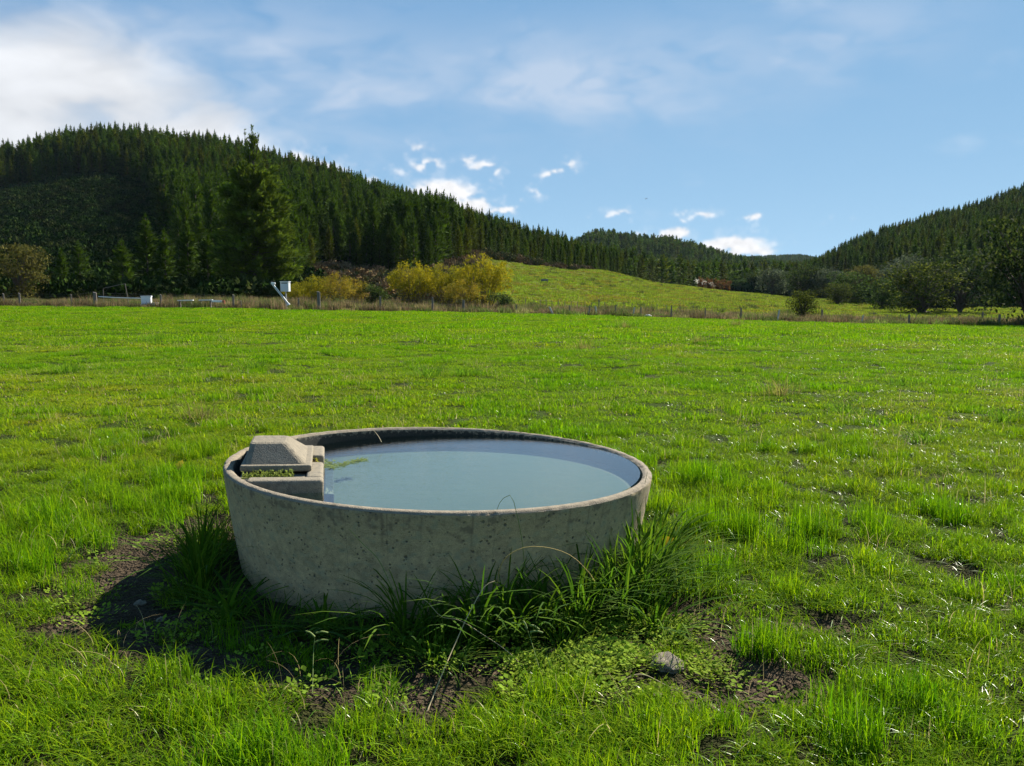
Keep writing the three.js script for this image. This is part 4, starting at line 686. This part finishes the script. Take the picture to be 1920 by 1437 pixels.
{
  // angle 90 degrees is the side towards the viewer, 0 the right side, 180 the left
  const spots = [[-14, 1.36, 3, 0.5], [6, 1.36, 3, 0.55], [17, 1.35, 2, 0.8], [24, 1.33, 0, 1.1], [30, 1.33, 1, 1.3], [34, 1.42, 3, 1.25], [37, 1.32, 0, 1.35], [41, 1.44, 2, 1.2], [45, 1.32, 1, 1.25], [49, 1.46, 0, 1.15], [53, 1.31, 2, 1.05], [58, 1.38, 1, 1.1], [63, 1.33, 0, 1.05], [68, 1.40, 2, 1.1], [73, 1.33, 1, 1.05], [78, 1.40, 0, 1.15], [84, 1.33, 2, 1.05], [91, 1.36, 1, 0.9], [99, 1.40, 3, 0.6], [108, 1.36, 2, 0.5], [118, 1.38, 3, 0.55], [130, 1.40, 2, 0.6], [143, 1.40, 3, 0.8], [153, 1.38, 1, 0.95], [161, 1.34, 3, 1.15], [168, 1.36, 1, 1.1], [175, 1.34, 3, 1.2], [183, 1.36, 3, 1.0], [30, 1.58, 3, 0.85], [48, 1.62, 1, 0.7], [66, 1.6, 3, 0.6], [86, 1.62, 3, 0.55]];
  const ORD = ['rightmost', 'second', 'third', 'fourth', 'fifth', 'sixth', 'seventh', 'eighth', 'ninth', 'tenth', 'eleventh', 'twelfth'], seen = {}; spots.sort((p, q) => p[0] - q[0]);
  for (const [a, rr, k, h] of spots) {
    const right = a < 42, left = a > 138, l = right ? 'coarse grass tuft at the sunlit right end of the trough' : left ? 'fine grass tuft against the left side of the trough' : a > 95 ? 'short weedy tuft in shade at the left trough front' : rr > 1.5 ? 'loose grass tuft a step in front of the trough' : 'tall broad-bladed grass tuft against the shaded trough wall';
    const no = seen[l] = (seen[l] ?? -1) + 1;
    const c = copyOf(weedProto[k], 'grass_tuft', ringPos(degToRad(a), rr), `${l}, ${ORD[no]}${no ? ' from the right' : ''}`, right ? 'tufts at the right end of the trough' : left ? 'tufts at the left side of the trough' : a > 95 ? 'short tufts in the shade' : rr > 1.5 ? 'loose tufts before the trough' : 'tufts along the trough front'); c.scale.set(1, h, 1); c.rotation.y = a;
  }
  // low leafy weeds in the shade and clover in the light
  const cover = new THREE.Group(); cover.name = 'ground_cover'; cover.userData.kind = 'stuff'; tag(cover, 'small round-leaved weeds and clover spreading over the worn soil by the trough', 'ground cover'); scene.add(cover);
  const sprig = (seed, n, z0, col) => { const r = rng(seed), s = new Soup(); for (let i = 0; i < n; i++) { const a = r() * 6.28, q = 0.09 * Math.sqrt(r()), p = vec(q * Math.cos(a), 0.006 + 0.035 * r(), q * Math.sin(a)), d = vec(Math.cos(a + r()), 0.15 + 0.5 * r(), Math.sin(a + r())).normalize(), z = z0 * (0.6 + 0.8 * r()); s.leaf(p, d, vec(-d.z, 0.2 * (r() - 0.5), d.x).normalize(), z, z * 0.85, mul(col, 0.7 + 0.6 * r()), 0.55); } return s.geo(); };
  const r = rng(90), lit = [], dim = [];
  for (let i = 0; i < 520; i++) { const x = lerp(0.0, 0.95, r()), z = -lerp(3.0, 4.05, r()), n = fbm2(x * 3 + 2, z * 3, 2); if (!outside(x, z, 0.1) || n < -0.02 + 0.7 * r() * sm(x, 0.3, 0.8)) continue; lit.push([x, groundY(x, z), z, r() * 6.28, 0.8 + r() * 0.5, 0.8 + r() * 0.6, mul([1, 1, 1], 0.8 + 0.4 * r())]); }
  for (let i = 0; i < 420; i++) { const a = degToRad(lerp(60, 200, r())), q = lerp(1.28, 2.0, r()), p = ringPos(a, q), n = fbm2(p.x * 2.5, p.z * 2.5, 2); if (n < 0.2) continue; dim.push([p.x, p.y, p.z, r() * 6.28, 0.8 + r() * 0.5, 0.8 + r() * 1.0]); }
  scatter(cover, 'clover', [sprig(1, 48, 0.016, [0.23, 0.31, 0.02]), sprig(2, 42, 0.018, [0.19, 0.29, 0.02])], leafMat, lit);
  scatter(cover, 'leafy_weeds', [sprig(3, 34, 0.013, [0.2, 0.29, 0.02]), sprig(4, 30, 0.017, [0.17, 0.27, 0.02])], leafMat, dim);
}
{ // moss and little plants on the compartment
  const r = rng(17), s = new Soup(); for (let i = 0; i < 700; i++) { const u = r(), p = vec(-0.40 + 0.26 * u, BT - 0.02 + 0.035 * r() * (0.4 + r()), -0.16 + (r() - 0.5) * 0.06), d = randDir(r); d.y = Math.abs(d.y); const z = 0.010 + r() * 0.008; s.leaf(p, d, d.clone().cross(randDir(r)).normalize(), z, z * 0.8, mul([0.22, 0.27, 0.05], 0.5 + 0.8 * r())); }
  const m = mesh('mat_of_weeds', s.geo(), leafMat); m.position.set(-0.995, 0.018, -4.34); m.rotation.y = box.rotation.y; tag(m, 'small mat of green creeping weeds on the ledge in front of the cover', 'moss');
  const t = new Soup(); for (let i = 0; i < 500; i++) { const d = randDir(r); d.y = Math.abs(d.y); const z = 0.008 + r() * 0.008; t.leaf(vec(-0.075 + r() * 0.06, BT - 0.05 + 0.05 * r() * r(), -0.65 + 0.14 * r()), d, d.clone().cross(randDir(r)).normalize(), z, z * 0.8, mul(r() < 0.5 ? [0.42, 0.28, 0.05] : [0.3, 0.3, 0.05], 0.6 + 0.7 * r())); }
  const l = mesh('lichen_tuft', t.geo(), leafMat); l.position.set(-0.995, 0.018, -4.34); l.rotation.y = box.rotation.y; tag(l, 'orange-yellow lichen tuft in the notch of the valve compartment', 'lichen');
  const w = new Soup(); for (let i = 0; i < 260; i++) { const u = r(), q = onFlat(lerp(603, 688, u), 869 + 5 * Math.sin(u * 5) + (r() - 0.5) * (u < 0.35 ? 14 : 5), 0.476); const a = r() * 6.28, d = vec(Math.cos(a), 0.12 * r(), Math.sin(a)).normalize(), z = 0.015 + r() * 0.03; w.leaf(q.sub(vec(TX, 0.476, TZ)), d, vec(-d.z, 0.05, d.x).normalize(), z, z * 0.35, mul([0.13, 0.18, 0.04], 0.6 + 0.8 * r())); }
  const f = mesh('floating_weed', w.geo(), leafMat); f.position.set(TX, 0.4815, TZ); tag(f, 'strand of green weed floating on the water near the compartment', 'water weed');
}
// single stalks
const strawMat = new THREE.MeshStandardMaterial({ color: lin(0.42, 0.33, 0.17), roughness: 0.8 }), stemMat = new THREE.MeshStandardMaterial({ color: lin(0.13, 0.18, 0.03), roughness: 0.8 }), goldMat = new THREE.MeshStandardMaterial({ color: lin(0.45, 0.3, 0.08), roughness: 0.8 });
function stalk(label, pts, r0, mat, heads = []) {
  const g0 = pts[0].clone(), t = thing('grass_stalk', label, 'grass stalk', g0), rel = pts.map((p) => p.clone().sub(g0));
  mesh('stem', tubeAlong(rel, r0, r0 * 0.5, 5, 24), mat, t);
  for (const [p, q] of heads) mesh('seed_head', tubeAlong([p, p.clone().lerp(q, 0.5).add(vec(0, 0.006, 0)), q].map((v) => v.clone().sub(g0)), r0 * 1.9, r0 * 1.5, 6, 6), mat, t);
}
const V = (px, py, d) => at(px, py, d), K = (px, py) => { const p = onFlat(px, py); p.y = groundY(p.x, p.z); return p; };
stalk('pale dry stalk with a bent tip crossing the trough shadow', [K(800, 1320), V(850, 1215, 3.32), V(885, 1140, 3.42), V(912, 1097, 3.48), V(928, 1090, 3.5)], 0.0028, strawMat);
stalk('long pinkish dry stalk arching low through the trough shadow', [K(1010, 1275), V(955, 1225, 3.4), V(905, 1190, 3.42), V(860, 1163, 3.45), V(828, 1157, 3.47), V(800, 1128, 3.5), V(782, 1118, 3.52)], 0.0024, strawMat);
stalk('golden arching stalk in front of the trough wall', [K(930, 1150), V(945, 1050, 3.62), V(980, 1028, 3.6), V(1025, 1027, 3.58), V(1070, 1042, 3.56), V(1105, 1075, 3.55), V(1115, 1090, 3.55)], 0.0024, goldMat);
stalk('thin dark stem bent over above the near rim of the trough', [K(990, 1150), V(978, 1010, 3.62), V(968, 960, 3.62), V(957, 929, 3.64), V(940, 938, 3.66), V(932, 956, 3.68)], 0.0022, stemMat);
stalk('green seeding stem in front of the shaded weeds at the left', [K(585, 1290), V(588, 1215, 3.3), V(590, 1195, 3.32)], 0.0022, stemMat, [[V(590, 1195, 3.32), V(573, 1184, 3.34)], [V(590, 1205, 3.32), V(616, 1201, 3.33)], [V(592, 1188, 3.32), V(615, 1187, 3.33)]]);
stalk('green seeding stem in front of the bright clover', [K(1035, 1330), V(1010, 1250, 3.28), V(992, 1190, 3.38), V(985, 1172, 3.4)], 0.0024, stemMat, [[V(988, 1180, 3.39), V(981, 1165, 3.41)], [V(994, 1186, 3.38), V(1018, 1187, 3.38)], [V(993, 1173, 3.4), V(1011, 1181, 3.4)]]);
stalk('thin dry stalk standing in the water at the back of the trough', [V(715, 829, 5.62), V(709, 818, 5.66), V(697, 803, 5.72)], 0.0028, strawMat);
stalk('two-bladed dark stem leaning over the left of the trough front', [K(760, 1175), V(735, 1105, 3.64), V(708, 1048, 3.66), V(680, 1020, 3.67), V(654, 992, 3.68)], 0.0024, stemMat);
stalk('bare dark stem crossing the right end of the trough rim', [K(1190, 1075), V(1194, 1000, 4.42), V(1205, 930, 4.5), V(1214, 885, 4.55)], 0.0024, stemMat);
stalk('dry stalk lying across the worn soil at the right', [K(1160, 1297).add(vec(0, 0.04, 0)), K(1200, 1292).add(vec(0, 0.05, 0)), K(1260, 1297).add(vec(0, 0.05, 0)), K(1330, 1310).add(vec(0, 0.04, 0))], 0.0022, strawMat);
// stones and fallen leaves
const stoneMat = new THREE.MeshStandardMaterial({ map: speckle, color: lin(1.0, 1.0, 1.0), bumpMap: speckleBump, bumpScale: 0.003, roughness: 0.9 });
function stone(px, py, sx, sy, sz, label, seed) {
  const g = new THREE.IcosahedronGeometry(1, 5), p = g.attributes.position; for (let i = 0; i < p.count; i++) { const k = 1 + 0.22 * n3(p.getX(i) * 1.1 + seed, p.getY(i) * 1.1, p.getZ(i) * 1.1) + 0.05 * n3(p.getX(i) * 5, p.getY(i) * 5 + seed, p.getZ(i) * 5); p.setXYZ(i, p.getX(i) * k * sx, p.getY(i) * k * sy, p.getZ(i) * k * sz); } g.computeVertexNormals();
  const m = mesh('stone', g, stoneMat); m.position.copy(K(px, py)); m.position.y += sy * (sx > 0.06 ? 0.2 : 0.25); m.rotation.y = seed; tag(m, label, 'stone');
}
stone(1250, 1252, 0.075, 0.04, 0.065, 'half-buried grey stone in the worn soil right of the trough', 1.3);
stone(1232, 1308, 0.028, 0.02, 0.025, 'small flat stone below the half-buried grey stone', 2.2);
stone(262, 1127, 0.03, 0.018, 0.025, 'small pale stone on the shaded soil left of the trough', 3.1);
stone(300, 1150, 0.036, 0.02, 0.026, 'larger pale stone on the shaded soil left of the trough', 4.7);
stone(1400, 1190, 0.03, 0.02, 0.022, 'small pale stone in the turf right of the worn soil', 5.5);
const yellowLeaf = new THREE.MeshPhysicalMaterial({ color: lin(0.62, 0.45, 0.02), side: THREE.DoubleSide, roughness: 0.8, transmission: 0.4 });
function fallenLeaf(px, py, size, label, turn) {
  const sh = []; const N = 14; for (let i = 0; i <= N; i++) { const t = i / N, w = Math.sin(Math.PI * Math.pow(t, 0.8)) * 0.36 * (1 + 0.25 * Math.sin(t * 19)); sh.push([t - 0.5, w]); }
  const P = [], I = []; sh.forEach(([t, w]) => { const c = 0.25 * (t * t); P.push(t, c, 0, t, c + w * 0.35, w, t, c + w * 0.3, -w); }); for (let i = 0; i < N; i++) { const a = i * 3, b = a + 3; I.push(a, b, a + 1, b, b + 1, a + 1, a, a + 2, b, b, a + 2, b + 2); }
  const g = new THREE.BufferGeometry(); g.setAttribute('position', new THREE.Float32BufferAttribute(P, 3)); g.setIndex(I); g.computeVertexNormals(); g.scale(size, size, size);
  const m = mesh('fallen_leaf', g, yellowLeaf), p = onFlat(px, py, 0.13); m.position.copy(p); m.rotation.set(0.5, turn, 0.5); tag(m, label, 'leaf');
}
fallenLeaf(338, 872, 0.09, 'yellow leaf caught in the grass left of the trough', 1.2);
fallenLeaf(1250, 1021, 0.12, 'yellow leaf in the grass at the right end of the trough', 0.3);
// ---------------------------------------------------------------- single tussocks out in the pasture
{
  const seedy = coarse(301, 150, 0.15, 0.5, 0.008, 0.3, [[0.2, 0.2, 0.04], [0.24, 0.19, 0.07], [0.14, 0.2, 0.02]]), dark = coarse(302, 170, 0.1, 0.3, 0.01, 0.34, [[0.10, 0.22, 0.01], [0.08, 0.18, 0.01], [0.16, 0.28, 0.012]]);
  const protos = [seedy, dark].map((g) => { const t = new THREE.Group(); mesh('blades', g, grassMat, t); t.userData = { category: 'tussock' }; return t; });
  [[1095, 657, 0, 1.1, 'brown seeding tussock in mid field, right of centre and nearest the far fence'], [1465, 742, 0, 1.0, 'brown seeding tussock well right of the trough at middle distance'], [1310, 644, 0, 0.9, 'small seeding tussock far out, below the leaning pale stay'], [1382, 612, 0, 1.3, 'dark seeding tussock close to the right fence'], [1172, 615, 0, 1.3, 'upright seeding tussock close to the fence right of the golden willows'], [868, 705, 1, 0.9, 'deep green tussock straight behind the trough'], [800, 707, 1, 1.1, 'wide deep green tussock behind the trough, left of the other one'], [1695, 722, 1, 0.9, 'deep green tussock far right at middle distance'], [1880, 792, 1, 0.8, 'deep green tussock near the right edge'], [1588, 775, 1, 0.8, 'deep green tussock between the right-hand seeding tussock and the edge'], [480, 690, 1, 0.9, 'deep green tussock left of the trough at middle distance'], [120, 700, 1, 1.0, 'deep green tussock near the left edge at middle distance'], [375, 790, 0, 0.8, 'brown seeding tussock left of the trough among dry stalks'], [285, 640, 1, 1.1, 'deep green tussock below the white hive box'], [1735, 828, 1, 0.7, 'deep green tussock in the near right of the field']].forEach(([px, py, k, s, l]) => {
    let p = onFlat(px, py); for (let i = 0; i < 6; i++) p = onFlat(px, py, groundY(p.x, clamp(p.z, -61, -2))); if (p.z < -61) return;
    const c = copyOf(protos[k], 'field_tussock', vec(p.x, groundY(p.x, p.z), p.z), l); c.scale.set(s, s, s); c.rotation.y = px;
  });
}

scene.fog = new THREE.FogExp2(0xbcd2ea, 0.00003);
renderer.render(scene, camera);
